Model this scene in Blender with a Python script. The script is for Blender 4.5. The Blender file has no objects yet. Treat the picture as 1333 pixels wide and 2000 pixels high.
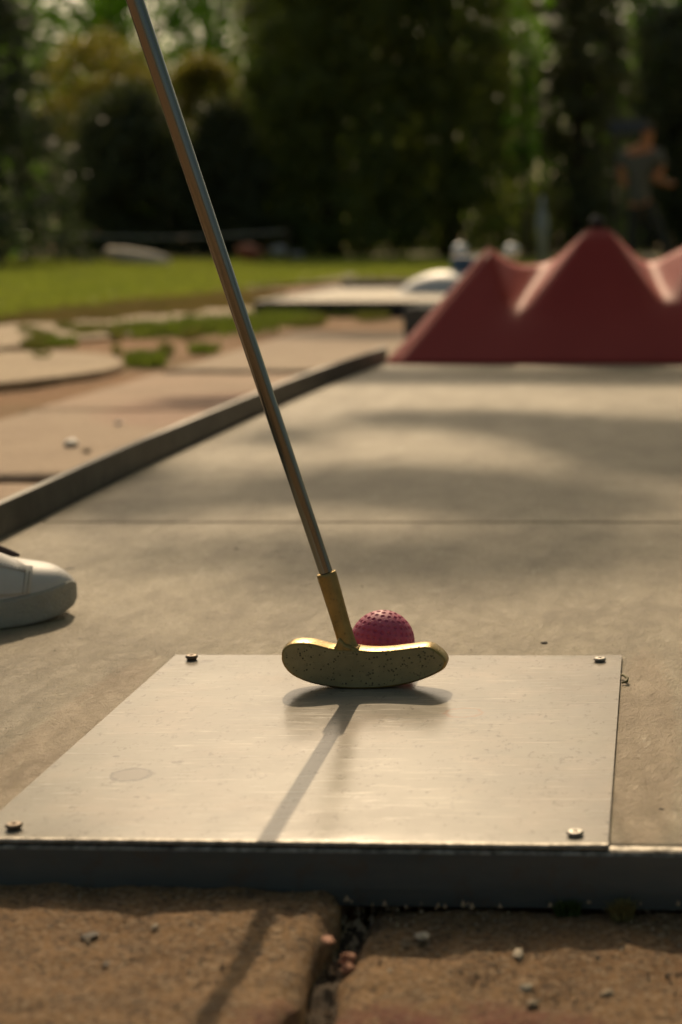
import bpy, math, random
import numpy as np
from mathutils import Vector, Matrix, noise

random.seed(7)
RNG = np.random.default_rng(11)
scene = bpy.context.scene
COL = scene.collection

# ------------------------------------------------------------------ camera
FPX, CAMH, CX = 3300.0, 0.283, 1275.0
PITCH = math.atan(555 / FPX)
cam_d = bpy.data.cameras.new('camera')
cam = bpy.data.objects.new('camera', cam_d)
COL.objects.link(cam)
cam.location = (0, 0, CAMH)
cam.rotation_euler = (math.pi / 2 - PITCH, 0, 0)
cam_d.sensor_fit = 'VERTICAL'
cam_d.sensor_height = 36.0
cam_d.lens = FPX * 36.0 / 2000.0
cam_d.shift_x = -(CX - 666.5) / 2000.0
cam_d.clip_start = 0.02
cam_d.clip_end = 900
cam_d.dof.use_dof = True
cam_d.dof.focus_distance = 1.005
cam_d.dof.aperture_fstop = 6.9
scene.camera = cam

# ------------------------------------------------------------------ sky, sun, exposure
LDIR = Vector((0.205, -1.0, -0.74)).normalized()          # the way the sunlight travels
SUN_EL = math.asin(-LDIR.z)
SUN_ROT = math.atan2(-LDIR.x, -LDIR.y)
world = bpy.data.worlds.new('World')
scene.world = world
world.use_nodes = True
wn = world.node_tree.nodes
wl = world.node_tree.links
bg = wn['Background']
sky = wn.new('ShaderNodeTexSky')
sky.sky_type = 'NISHITA'
sky.sun_disc = False
sky.sun_elevation = SUN_EL
sky.sun_rotation = SUN_ROT
sky.dust_density = 4.0
sky.air_density = 0.7
sky.ozone_density = 0.3
wbal = wn.new('ShaderNodeMix')                     # the camera's warm white balance
wbal.data_type = 'RGBA'
wbal.blend_type = 'MULTIPLY'
wbal.inputs[0].default_value = 1.0
wbal.inputs[7].default_value = (1.0, 0.93, 0.77, 1)
wl.new(sky.outputs[0], wbal.inputs[6])
wl.new(wbal.outputs[2], bg.inputs[0])
bg.inputs[1].default_value = 0.145
sun_d = bpy.data.lights.new('sun', 'SUN')
sun_d.energy = 4.1
sun_d.angle = math.radians(0.53)
sun_d.color = (1.0, 0.77, 0.50)
sun = bpy.data.objects.new('sun', sun_d)
COL.objects.link(sun)
sun.rotation_euler = (-LDIR).to_track_quat('Z', 'Y').to_euler()
scene.view_settings.view_transform = 'Standard'
scene.view_settings.look = 'None'
scene.view_settings.gamma = 1
scene.view_settings.exposure = -0.55
scene.view_settings.use_curve_mapping = False
scene.render.engine = 'CYCLES'
scene.cycles.max_bounces = 8
scene.cycles.use_denoising = True

# ------------------------------------------------------------------ measuring helpers (authoring positions)
_F = Vector((0, math.cos(PITCH), -math.sin(PITCH)))
_U = Vector((0, math.sin(PITCH), math.cos(PITCH)))
_C = Vector((0, 0, CAMH))


def ray(px, py):
    return _F + Vector((1, 0, 0)) * ((px - CX) / FPX) - _U * ((py - 1000) / FPX)


def gz(px, py, z=0.0):
    v = ray(px, py)
    return _C + v * ((z - CAMH) / v.z)


def gy(px, py, y):
    v = ray(px, py)
    return _C + v * (y / v.y)


# ------------------------------------------------------------------ object helpers
def props(o, label=None, cat=None, group=None, kind=None):
    if label: o['label'] = label
    if cat: o['category'] = cat
    if group: o['group'] = group
    if kind: o['kind'] = kind
    return o


def thing(name, label, cat, loc=(0, 0, 0), group=None, kind=None):
    o = bpy.data.objects.new(name, None)
    COL.objects.link(o)
    o.location = loc
    o.empty_display_size = 0.05
    return props(o, label, cat, group, kind)


def origin_of(p):
    v = Vector((0, 0, 0))
    while p is not None:
        v += p.location
        p = p.parent
    return v


def mesh(name, verts, faces, mat, parent=None, smooth=False, loc=None, mats=None, fmi=None):
    """verts in world coordinates"""
    org = origin_of(parent) if parent is not None else Vector((0, 0, 0))
    own = Vector(loc) if loc is not None else org
    me = bpy.data.meshes.new(name)
    vs = np.asarray([tuple(v) for v in verts] if not isinstance(verts, np.ndarray) else verts, dtype=float)
    vs = vs - np.array(own)
    me.from_pydata(vs.tolist(), [], faces if not isinstance(faces, np.ndarray) else faces.tolist())
    if mats:
        for m in mats: me.materials.append(m)
        if fmi is not None: me.polygons.foreach_set('material_index', fmi)
    elif mat is not None:
        me.materials.append(mat)
    if smooth:
        me.polygons.foreach_set('use_smooth', [True] * len(me.polygons))
    me.update()
    o = bpy.data.objects.new(name, me)
    COL.objects.link(o)
    if parent is not None:
        o.parent = parent
    o.location = own - org
    return o


def bevel(o, w, seg=2, angle=30):
    m = o.modifiers.new('bevel', 'BEVEL')
    m.width = w
    m.segments = seg
    m.limit_method = 'ANGLE'
    m.angle_limit = math.radians(angle)
    return o


def box_geo(x0, x1, y0, y1, z0, z1):
    v = [(x0, y0, z0), (x1, y0, z0), (x1, y1, z0), (x0, y1, z0), (x0, y0, z1), (x1, y0, z1), (x1, y1, z1), (x0, y1, z1)]
    f = [(0, 3, 2, 1), (4, 5, 6, 7), (0, 1, 5, 4), (1, 2, 6, 5), (2, 3, 7, 6), (3, 0, 4, 7)]
    return v, f


def prism_geo(poly, z0, z1):
    """poly: list of (x,y) counter-clockwise"""
    n = len(poly)
    v = [(p[0], p[1], z0) for p in poly] + [(p[0], p[1], z1) for p in poly]
    f = [tuple(range(n - 1, -1, -1)), tuple(range(n, 2 * n))]
    f += [(i, (i + 1) % n, n + (i + 1) % n, n + i) for i in range(n)]
    return v, f


def tube_geo(pts, radii, seg=16, cap=True):
    pts = [Vector(p) for p in pts]
    if not hasattr(radii, '__len__'): radii = [radii] * len(pts)
    v, f = [], []
    up = Vector((0.31, 0.2, 0.93))
    for i, p in enumerate(pts):
        t = (pts[min(i + 1, len(pts) - 1)] - pts[max(i - 1, 0)]).normalized()
        a = t.cross(up)
        if a.length < 1e-3: a = t.cross(Vector((1, 0, 0)))
        a.normalize()
        b = t.cross(a).normalized()
        up = up if abs(t.dot(up)) < .98 else Vector((1, 0, 0))
        for k in range(seg):
            an = 2 * math.pi * k / seg
            v.append(p + (a * math.cos(an) + b * math.sin(an)) * radii[i])
    for i in range(len(pts) - 1):
        for k in range(seg):
            k2 = (k + 1) % seg
            f.append((i * seg + k, i * seg + k2, (i + 1) * seg + k2, (i + 1) * seg + k))
    if cap:
        f.append(tuple(range(seg - 1, -1, -1)))
        f.append(tuple(range((len(pts) - 1) * seg, len(pts) * seg)))
    return v, f


def lathe_geo(c, prof, seg=24):
    """prof: (r,z) list bottom to top"""
    v, f = [], []
    for r, z in prof:
        for k in range(seg):
            a = 2 * math.pi * k / seg
            v.append((c[0] + r * math.cos(a), c[1] + r * math.sin(a), c[2] + z))
    for i in range(len(prof) - 1):
        for k in range(seg):
            k2 = (k + 1) % seg
            f.append((i * seg + k, i * seg + k2, (i + 1) * seg + k2, (i + 1) * seg + k))
    f.append(tuple(range(seg - 1, -1, -1)))
    f.append(tuple(range((len(prof) - 1) * seg, len(prof) * seg)))
    return v, f


def join_geo(*gs):
    v, f = [], []
    for a, b in gs:
        n = len(v)
        v += [tuple(x) for x in a]
        f += [tuple(i + n for i in q) for q in b]
    return v, f


# ------------------------------------------------------------------ materials
class NT:
    def __init__(s, name, off=(0, 0)):
        s.off = off
        s.m = bpy.data.materials.new(name)
        s.m.use_nodes = True
        s.t = s.m.node_tree
        s.p = s.t.nodes['Principled BSDF']
        s.out = s.t.nodes['Material Output']
        s.co = s.t.nodes.new('ShaderNodeTexCoord').outputs['Object']

    def n(s, k, **kw):
        nd = s.t.nodes.new(k)
        for a, b in kw.items(): setattr(nd, a, b)
        return nd

    def link(s, a, b): s.t.links.new(a, b)

    def mapping(s, scale=(1, 1, 1), rot=(0, 0, 0), loc=(0, 0, 0)):
        m = s.n('ShaderNodeMapping')
        m.inputs['Scale'].default_value = scale
        m.inputs['Rotation'].default_value = rot
        m.inputs['Location'].default_value = loc
        s.link(s.co, m.inputs[0])
        return m.outputs[0]

    def noise(s, scale, detail=4, rough=0.55, vec=None, dist=0.0):
        nd = s.n('ShaderNodeTexNoise')
        nd.inputs['Scale'].default_value = scale
        nd.inputs['Detail'].default_value = detail
        nd.inputs['Roughness'].default_value = rough
        nd.inputs['Distortion'].default_value = dist
        s.link(vec if vec is not None else s.co, nd.inputs['Vector'])
        return nd.outputs['Fac']

    def voro(s, scale, vec=None, out='Distance', feature='F1'):
        nd = s.n('ShaderNodeTexVoronoi', feature=feature)
        nd.inputs['Scale'].default_value = scale
        s.link(vec if vec is not None else s.co, nd.inputs['Vector'])
        return nd.outputs[out]

    def ramp(s, fac, a, b, lo=(0, 0, 0, 1), hi=(1, 1, 1, 1)):
        r = s.n('ShaderNodeValToRGB')
        r.color_ramp.elements[0].position = a
        r.color_ramp.elements[1].position = b
        r.color_ramp.elements[0].color = lo if len(lo) == 4 else (*lo, 1)
        r.color_ramp.elements[1].color = hi if len(hi) == 4 else (*hi, 1)
        s.link(fac, r.inputs[0])
        return r.outputs[0]

    def mix(s, fac, a, b, mode='MIX'):
        m = s.n('ShaderNodeMix', data_type='RGBA', blend_type=mode)
        for i, x in ((0, fac), (6, a), (7, b)):
            if hasattr(x, 'is_linked') or isinstance(x, bpy.types.NodeSocket):
                s.link(x, m.inputs[i])
            elif i == 0:
                m.inputs[0].default_value = x
            else:
                m.inputs[i].default_value = (*x, 1) if len(x) == 3 else x
        return m.outputs[2]

    def math(s, op, a, b=0.0, c=None, clamp=False):
        m = s.n('ShaderNodeMath', operation=op, use_clamp=clamp)
        for i, x in enumerate((a, b) if c is None else (a, b, c)):
            if isinstance(x, bpy.types.NodeSocket): s.link(x, m.inputs[i])
            else: m.inputs[i].default_value = x
        return m.outputs[0]

    def bump(s, h, strength, dist, prev=None):
        b = s.n('ShaderNodeBump')
        b.inputs['Strength'].default_value = strength
        b.inputs['Distance'].default_value = dist
        s.link(h, b.inputs['Height'])
        if prev is not None: s.link(prev, b.inputs['Normal'])
        return b.outputs[0]

    def set(s, **kw):
        for k, x in kw.items():
            k = k.replace('_', ' ')
            i = s.p.inputs[k]
            if isinstance(x, bpy.types.NodeSocket): s.link(x, i)
            elif k == 'Base Color': i.default_value = (*x, 1)
            else: i.default_value = x
        return s.m

    def spot(s, x, y, rx, ry, inner=0.0):
        """1 inside an elliptical stain on the surface, 0 outside, ragged edge"""
        sep = s.n('ShaderNodeSeparateXYZ')
        s.link(s.co, sep.inputs[0])
        dx = s.math('DIVIDE', s.math('SUBTRACT', sep.outputs[0], x - s.off[0]), rx)
        dy = s.math('DIVIDE', s.math('SUBTRACT', sep.outputs[1], y - s.off[1]), ry)
        r = s.math('SQRT', s.math('ADD', s.math('MULTIPLY', dx, dx), s.math('MULTIPLY', dy, dy)))
        r = s.math('ADD', r, s.math('MULTIPLY', s.math('SUBTRACT', s.noise(260, 3), 0.5), 0.5))
        if inner:
            r = s.math('ABSOLUTE', s.math('SUBTRACT', r, inner))
            return s.math('SUBTRACT', 1.0, s.math('MULTIPLY', r, 6.0), clamp=True)
        return s.math('MULTIPLY', s.math('SUBTRACT', 1.0, r), 4.0, clamp=True)


def simple(name, c1, c2, scale=20, rough=0.7, metal=0.0, bscale=None, bstr=0.3, bdist=0.002, fine=None, spec=0.5):
    t = NT(name)
    c = t.mix(t.ramp(t.noise(scale), 0.3, 0.7), c1, c2)
    if fine:
        c = t.mix(t.math('MULTIPLY', t.ramp(t.noise(fine, 5, .7), .45, .62), .45), c, tuple(x * .45 for x in c1))
    kw = dict(Base_Color=c, Roughness=rough, Metallic=metal)
    if bscale:
        kw['Normal'] = t.bump(t.noise(bscale, 5, .65), bstr, bdist)
    t.set(**kw)
    t.p.inputs['Specular IOR Level'].default_value = spec
    return t.m


def mat_board():
    t = NT('fibre_cement', (-.15, 1.2))
    big = t.noise(3.2, 5, .6)
    mid = t.noise(23, 6, .65, t.mapping((1, .6, 1)))
    fine = t.noise(420, 4, .7, t.mapping((1, .55, 1)))
    c = t.mix(t.ramp(big, .34, .66), (.310, .250, .155), (.395, .322, .205))
    c = t.mix(t.math('MULTIPLY', t.ramp(mid, .46, .68), .55), c, (.235, .195, .145))
    c = t.mix(t.math('MULTIPLY', t.ramp(fine, .40, .60), .36), c, (.20, .165, .12))
    # sparse dark specks and short flakes
    fl = t.noise(75, 7, .78, t.mapping((1, .5, 1), (0, 0, .3)), 1.2)
    c = t.mix(t.math('MULTIPLY', t.ramp(fl, .63, .69), .6), c, (.13, .10, .07))
    sp = t.voro(38)
    c = t.mix(t.math('MULTIPLY', t.ramp(sp, .035, .07, (1, 1, 1), (0, 0, 0)), .6), c, (.09, .07, .05))
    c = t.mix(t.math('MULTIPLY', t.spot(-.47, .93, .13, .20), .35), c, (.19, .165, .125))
    # rusty run-off along both sides of the tee plate
    for x, y, rx, ry in ((-.005, .92, .022, .22), (-.335, .92, .022, .20)):
        c = t.mix(t.math('MULTIPLY', t.spot(x, y, rx, ry), .28), c, (.36, .20, .09))
    c = t.mix(t.math('MULTIPLY', t.ramp(t.noise(1.1, 6, .7, t.mapping((1, .5, 1), loc=(2, 5, 0))), .48, .66), .2), c, (.25, .215, .155))
    mk = t.noise(34, 6, .8, t.mapping((1.5, .35, 1), (0, 0, -.5)))
    c = t.mix(t.math('MULTIPLY', t.ramp(mk, .60, .64), .35), c, (.50, .43, .31))
    n1 = t.bump(mid, .45, .005)
    n2 = t.bump(fl, .8, .0030, n1)
    n3 = t.bump(fine, .8, .0014, n2)
    return t.set(Base_Color=c, Roughness=t.math('ADD', .52, t.math('MULTIPLY', mid, .25)), Normal=n3)


def mat_plate():
    t = NT('scuffed_aluminium', (-.15, 1.2))
    big = t.noise(9, 4, .6)
    c = t.mix(t.ramp(big, .3, .7), (.280, .245, .190), (.355, .315, .245))
    c = t.mix(t.math('MULTIPLY', t.ramp(t.noise(14, 5, .6, t.mapping((1, 1, 1), loc=(3, 1, 0))), .5, .66), .5), c, (.47, .365, .275))
    st = t.noise(60, 6, .7, t.mapping((1, .5, 1)))
    c = t.mix(t.math('MULTIPLY', t.ramp(st, .52, .70), .35), c, (.30, .26, .21))
    c = t.mix(t.math('MULTIPLY', t.ramp(t.noise(5, 6, .7, t.mapping(loc=(9, 3, 0))), .46, .66), .7), c, (.26, .215, .165))
    c = t.mix(t.math('MULTIPLY', t.ramp(t.noise(170, 5, .8, t.mapping((1, .6, 1))), .57, .63), .7), c, (.13, .10, .075))
    # scratches in two directions
    sa = t.noise(240, 3, .6, t.mapping((.16, 2.0, 1), (0, 0, .10)))
    sb = t.noise(260, 3, .6, t.mapping((.12, 1.8, 1), (0, 0, -1.15)))
    sa_m = t.ramp(sa, .60, .66)
    sb_m = t.ramp(sb, .62, .67)
    c = t.mix(t.math('MULTIPLY', sa_m, .45), c, (.66, .60, .50))
    c = t.mix(t.math('MULTIPLY', sb_m, .5), c, (.22, .19, .16))
    # the worn patch under the putter
    wear = t.math('MULTIPLY', t.spot(-.165, .965, .10, .045), t.ramp(sb, .45, .6))
    c = t.mix(t.math('MULTIPLY', wear, .5), c, (.24, .22, .185))
    a = gz(257, 1513, .002)
    c = t.mix(t.math('MULTIPLY', t.spot(a.x, a.y, .0115, .011), .75), c, (.17, .135, .10))
    c = t.mix(t.math('MULTIPLY', t.spot(a.x, a.y, .0115, .011, .9), .95), c, (.07, .055, .04))
    a = gz(905, 1392, .002)
    c = t.mix(t.math('MULTIPLY', t.spot(a.x, a.y, .0125, .011, .85), .75), c, (.34, .17, .10))
    for px, py, r in ((345, 1489, .0035), (228, 1477, .0022), (405, 1291, .005), (930, 1481, .0022)):
        a = gz(px, py, .002)
        c = t.mix(t.math('MULTIPLY', t.spot(a.x, a.y, r, r * .7), .85), c, (.12, .095, .07))
    ro = t.math('ADD', .165, t.math('MULTIPLY', t.noise(35, 5, .6), .11))
    nrm = t.bump(t.math('ADD', sa_m, sb_m), .10, .0002)
    nrm = t.bump(t.noise(6, 2), .25, .006, nrm)
    nrm = t.bump(t.noise(500, 3, .7), .10, .0002, nrm)
    return t.set(Base_Color=c, Roughness=ro, Metallic=.0, Specular_IOR_Level=.27, Normal=nrm)


def mat_steel_frame():
    t = NT('galvanised_steel')
    c = t.mix(t.ramp(t.noise(12, 5, .6, t.mapping((.4, 1, 2.5))), .3, .7), (.085, .102, .110), (.155, .172, .175))
    c = t.mix(t.math('MULTIPLY', t.ramp(t.noise(45, 6, .7), .55, .7), .5), c, (.13, .085, .05))
    return t.set(Base_Color=c, Roughness=t.math('ADD', .42, t.math('MULTIPLY', t.noise(60), .3)), Metallic=.5,
                 Normal=t.bump(t.noise(240, 4, .7), .3, .0006))


def mat_stone():
    t = NT('paving_stone')
    tint = t.n('ShaderNodeObjectInfo').outputs['Random']
    c = t.mix(t.ramp(t.noise(8, 6, .65), .3, .7), (.33, .180, .075), (.47, .275, .12))
    c = t.mix(t.math('MULTIPLY', t.ramp(t.noise(55, 6, .75), .45, .64), .6), c, (.15, .095, .055))
    c = t.mix(t.math('MULTIPLY', t.ramp(t.noise(300, 4, .8), .52, .60), .75), c, (.58, .42, .26))
    c = t.mix(t.math('MULTIPLY', t.ramp(t.noise(330, 4, .75, t.mapping(loc=(5, 2, 1))), .53, .60), .8), c, (.075, .05, .03))
    # old red paint
    a = gz(880, 1975, -.03)
    red = t.math('MULTIPLY', t.spot(a.x, a.y - .03, .085, .045), t.ramp(t.noise(40, 5, .7), .38, .55))
    c = t.mix(t.math('MULTIPLY', red, .75), c, (.25, .075, .055))
    n = t.bump(t.noise(60, 6, .7), .9, .010)
    n = t.bump(t.noise(330, 5, .75), 1.0, .0030, n)
    return t.set(Base_Color=c, Roughness=.88, Normal=n)


def mat_side_stone():
    t = NT('pink_paving_stone')
    tint = t.n('ShaderNodeObjectInfo').outputs['Random']
    c = t.mix(tint, (.47, .30, .195), (.44, .33, .22))
    c = t.mix(t.math('MULTIPLY', t.ramp(t.noise(5, 5, .6), .35, .65), .7), c, (.36, .25, .16))
    a = gz(420, 800, -.045)
    c = t.mix(t.math('MULTIPLY', t.spot(a.x, a.y, .22, .36), .35), c, (.34, .12, .08))
    c = t.mix(t.math('MULTIPLY', t.ramp(t.noise(90, 5, .7), .5, .65), .4), c, (.22, .15, .10))
    return t.set(Base_Color=c, Roughness=.85, Normal=t.bump(t.noise(130, 5, .7), .5, .003))


def mat_dirt():
    t = NT('dry_earth')
    c = t.mix(t.ramp(t.noise(1.6, 6, .6), .35, .65), (.42, .215, .095), (.34, .20, .10))
    c = t.mix(t.math('MULTIPLY', t.ramp(t.noise(.9, 5, .6, t.mapping(loc=(4, 7, 0))), .5, .64), .45), c, (.12, .13, .035))
    c = t.mix(t.math('MULTIPLY', t.ramp(t.noise(70, 6, .75), .45, .62), .5), c, (.16, .10, .06))
    c = t.mix(t.math('MULTIPLY', t.ramp(t.noise(260, 3, .7), .58, .66), .5), c, (.55, .44, .30))
    return t.set(Base_Color=c, Roughness=.95, Normal=t.bump(t.noise(60, 7, .7), .7, .012))


def mat_brass(face):
    t = NT('worn_brass_face' if face else 'brass')
    pits = t.voro(420, t.mapping((1, 1, 1)))
    pn = t.noise(160, 4, .7)
    c = t.mix(t.ramp(t.noise(60, 5, .65), .35, .65), (.27, .20, .085) if not face else (.30, .255, .140),
              (.40, .28, .11) if not face else (.40, .335, .185))
    dents = t.math('MULTIPLY', t.ramp(pits, .16, .30, (1, 1, 1), (0, 0, 0)), t.ramp(pn, .42, .52))
    c = t.mix(t.math('MULTIPLY', dents, .85 if face else .2), c, (.04, .03, .018))
    big = t.ramp(t.noise(300, 3, .8, dist=.6), .63, .69)
    c = t.mix(t.math('MULTIPLY', big, .8 if face else .25), c, (.035, .027, .018))
    if face:
        scr = t.ramp(t.noise(300, 2, .5, t.mapping((.12, 1, 1.8), (0, .35, 0))), .67, .70)
        c = t.mix(t.math('MULTIPLY', scr, .5), c, (.42, .36, .2))
    n = t.bump(t.noise(700, 4, .7), .25 if face else .12, .0005)
    n = t.bump(dents, .5, .0005, n)
    return t.set(Base_Color=c, Roughness=t.math('ADD', .45 if face else .27, t.math('MULTIPLY', pn, .22)),
                 Metallic=.45 if face else .95, Normal=n)


def mat_shaft():
    t = NT('chromed_steel_shaft')
    spots = t.ramp(t.noise(900, 3, .7), .68, .71)
    local = t.math('MULTIPLY', t.ramp(t.noise(60, 2, .5), .58, .64), spots)
    c = t.mix(local, (.235, .24, .225), (.06, .035, .02))
    ro = t.math('ADD', .10, t.math('MULTIPLY', t.noise(90, 4, .6, t.mapping((1, 1, .08))), .14))
    return t.set(Base_Color=c, Roughness=ro, Metallic=1.0)


def mat_leaf(name, c1, c2, trans=0.38, trc=None, rough=.55):
    t = NT(name)
    c = t.mix(t.ramp(t.noise(1.7, 3, .6), .35, .65), c1, c2)
    c = t.mix(t.math('MULTIPLY', t.ramp(t.noise(11, 3, .6), .4, .65), .5), c, tuple(x * 1.5 for x in c2))
    tr = t.n('ShaderNodeBsdfTranslucent')
    tc = trc or (c1[0] * 1.6, c1[1] * 2.1, c1[2] * .7)
    t.link(t.mix(t.ramp(t.noise(1.7, 3, .6), .35, .65), tc, tuple(x * 1.25 for x in tc)), tr.inputs[0])
    ms = t.n('ShaderNodeMixShader')
    ms.inputs[0].default_value = trans
    t.set(Base_Color=c, Roughness=rough)
    t.p.inputs['Specular IOR Level'].default_value = .35
    t.link(t.p.outputs[0], ms.inputs[1])
    t.link(tr.outputs[0], ms.inputs[2])
    t.link(ms.outputs[0], t.out.inputs[0])
    return t.m


M = {
    'board': mat_board(), 'plate': mat_plate(), 'frame': mat_steel_frame(), 'stone': mat_stone(),
    'side_stone': mat_side_stone(), 'dirt': mat_dirt(), 'brass': mat_brass(False), 'brass_face': mat_brass(True),
    'shaft': mat_shaft(),
    'side_frame': simple('weathered_steel_rail', (.060, .060, .052), (.11, .108, .095), 14, .5, .45, 200, .3, .0008, fine=45),
    'worn_edge': simple('worn_bright_edge', (.09, .08, .065), (.40, .37, .32), 220, .5, .7, 300, .5, .0006),
    'soil': simple('dark_soil', (.05, .035, .022), (.09, .062, .038), 60, .95, 0, 300, .8, .003),
    'concrete': simple('pale_concrete', (.42, .305, .185), (.52, .39, .245), 4, .85, 0, 120, .4, .003, fine=60),
    'lawn': simple('lawn_soil', (.12, .16, .03), (.30, .22, .09), .9, .9, 0, 80, .5, .01),
    'red': simple('red_painted_sheet', (.34, .034, .028), (.41, .050, .040), 3, .60, 0, 25, .10, .003, spec=.30),
    'black': simple('black_rubber', (.018, .018, .018), (.03, .03, .03), 30, .6),
    'rust_screw': simple('rusty_screw_steel', (.10, .07, .05), (.2, .16, .12), 400, .5, .7),
    'zinc_screw': simple('zinc_screw_steel', (.20, .185, .165), (.34, .32, .29), 400, .42, .8),
    'bark': simple('bark', (.07, .05, .035), (.12, .09, .065), 12, .9, 0, 30, .8, .02),
    'white_paint': simple('white_paint', (.62, .60, .56), (.74, .72, .68), 8, .5),
    'blue_paint': simple('blue_paint', (.05, .11, .20), (.08, .15, .26), 8, .5),
    'chrome': simple('chrome', (.85, .85, .85), (.9, .9, .9), 8, .05, 1.0),
    'birch': simple('weathered_log', (.70, .60, .46), (.80, .70, .56), 5, .8, 0, 30, .5, .01),
    'rope': simple('grey_rope', (.34, .34, .33), (.42, .42, .4), 30, .8),
    'pebble': simple('pebble', (.30, .22, .14), (.46, .36, .24), 300, .8, 0, 900, .8, .001, fine=700),
    'pebble_white': simple('white_pebble', (.56, .46, .33), (.72, .61, .46), 300, .8, 0, 900, .8, .001, fine=700),
    'pebble_dark': simple('dark_pebble', (.05, .04, .03), (.09, .07, .05), 300, .7),
    'chip': simple('brick_chip', (.38, .17, .10), (.48, .24, .15), 300, .8),
    'straw': simple('dry_straw', (.40, .32, .15), (.5, .42, .22), 300, .8),
}

# ------------------------------------------------------------------ ground
xs = np.concatenate([np.linspace(-300, -14, 14)[:-1], np.linspace(-14, -3, 45)[:-1], np.linspace(-3, 3, 150), np.linspace(3, 14, 40)[1:], np.linspace(14, 300, 14)[1:]])
ys = np.concatenate([np.linspace(-60, -2, 8)[:-1], np.linspace(-2, .2, 20)[:-1], np.linspace(.2, 9, 220), np.linspace(9, 24, 60)[1:], np.linspace(24, 500, 18)[1:]])
gv = []
for y in ys:
    for x in xs:
        near = 1.0 if (-4 < x < 3 and y < 12) else .3
        z = -.056 + near * (.007 * noise.noise((x * 1.7, y * 1.7, 0)) + .004 * noise.noise((x * 9, y * 9, 3)))
        if -.66 < x < .4 and .6 < y < 7: z = -.062
        if y < .76 and -1.2 < x < 1: z = -.066
        gv.append((x, y, z))
nx = len(xs)
gf = [(j * nx + i, j * nx + i + 1, (j + 1) * nx + i + 1, (j + 1) * nx + i) for j in range(len(ys) - 1) for i in range(nx - 1)]
props(mesh('ground', gv, gf, M['dirt'], smooth=True), kind='structure')


def sheet(name, pts, z, thick, mat, jitter=0.0, n=8):
    """flat ground patch with ragged outline; pts world xy"""
    out = []
    for i, p in enumerate(pts):
        q = pts[(i + 1) % len(pts)]
        for k in range(n):
            s = k / n
            x, y = p[0] + (q[0] - p[0]) * s, p[1] + (q[1] - p[1]) * s
            out.append((x + jitter * noise.noise((x * 2.3, y * 2.3, 1)), y + jitter * 1.5 * noise.noise((x * 2.1, y * 2.1, 5))))
    a = sum(out[i][0] * out[(i + 1) % len(out)][1] - out[(i + 1) % len(out)][0] * out[i][1] for i in range(len(out)))
    if a < 0: out.reverse()
    v, f = prism_geo(out, z - thick, z)
    return mesh(name, v, f, mat)


def gp(px, py, z=-.045):
    a = gz(px, py, z)
    return (a.x, a.y)


lawn_poly = [gp(-500, 640), gp(0, 628), gp(130, 604), gp(330, 578), gp(520, 560), gp(700, 545), gp(850, 542), gp(1500, 540), (9, 26), (-16, 26), (-16, 9)]
props(sheet('lawn', lawn_poly, -.041, .03, M['lawn'], .12), kind='structure')
path_poly = [gp(-420, 720), gp(0, 679), gp(250, 656), gp(430, 640), gp(560, 628), gp(640, 612), gp(760, 600), gp(760, 588), gp(600, 590), gp(420, 600), gp(250, 612), gp(0, 636), gp(-420, 664)]
props(sheet('footpath', path_poly, -.043, .03, M['concrete'], .05), kind='structure')

# neighbouring round-ended concrete slab
sl = [gp(-380, 690, -.03), gp(0, 682, -.03), gp(120, 681, -.03), gp(190, 685, -.03), gp(228, 691, -.03), gp(242, 700, -.03), gp(236, 709, -.03), gp(200, 718, -.03), gp(120, 729, -.03), gp(0, 741, -.03), gp(-380, 775, -.03)]
s_o = sheet('concrete_slab', sl, -.036, .03, M['concrete'], 0, 4)
props(s_o, 'low pale concrete slab with a rounded end lying on the orange earth at the left', 'slab')
bevel(s_o, .006)


# ------------------------------------------------------------------ paving stones
def stone(poly, ztop, zbot, mat, parent, step=.012, seed=0, amp=.0016, tilt=0.0):
    """a rough paving stone: gridded top, rounded and worn edges, real sides (poly is a convex quad a,b,c,d)"""
    a, b, c, d = [Vector((p[0], p[1], 0)) for p in poly]
    nu = max(4, int((b - a).length / step))
    nv = max(4, int((d - a).length / step))
    v = []
    W, H = (b - a).length, (d - a).length
    for j in range(nv + 1):
        for i in range(nu + 1):
            s, t = i / nu, j / nv
            p = (a * (1 - s) + b * s) * (1 - t) + (d * (1 - s) + c * s) * t
            e = min(s * W, (1 - s) * W, t * H, (1 - t) * H)
            e2 = e + .004 * noise.noise((p.x * 60, p.y * 60, seed))
            z = ztop - .008 * math.exp(-max(e2, 0) / .0030)
            z += amp * noise.noise((p.x * 14, p.y * 14, seed)) + amp * .7 * noise.noise((p.x * 45, p.y * 45, seed + 4)) + amp * .4 * noise.noise((p.x * 120, p.y * 120, seed + 9))
            q = Vector((p.x, p.y, z))
            if e < 1e-6:
                q.x += .004 * noise.noise((p.x * 30, p.y * 30, seed + 2))
                q.y += .004 * noise.noise((p.x * 30, p.y * 30, seed + 3))
            v.append(q)
    w = nu + 1
    f = [(j * w + i, j * w + i + 1, (j + 1) * w + i + 1, (j + 1) * w + i) for j in range(nv) for i in range(nu)]
    ring = [i for i in range(w)] + [j * w + nu for j in range(1, nv + 1)] + [nv * w + i for i in range(nu - 1, -1, -1)] + [j * w for j in range(nv - 1, 0, -1)]
    n0 = len(v)
    for r in ring: v.append(Vector((v[r].x, v[r].y, zbot)))
    m = len(ring)
    for k in range(m):
        k2 = (k + 1) % m
        f.append((ring[k], n0 + k, n0 + k2, ring[k2]))
    return mesh('paving_stone', v, f, mat, parent, smooth=True)


fp = thing('front_pavement', None, None, kind='structure')
GAPX = -.139
# lane front edge line  y = FY0 + FS*(x)
A_, B_ = gz(-64, 1640), gz(1333, 1657)
FS = (B_.y - A_.y) / (B_.x - A_.x)


def fy(x): return A_.y + FS * (x - A_.x)


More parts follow.
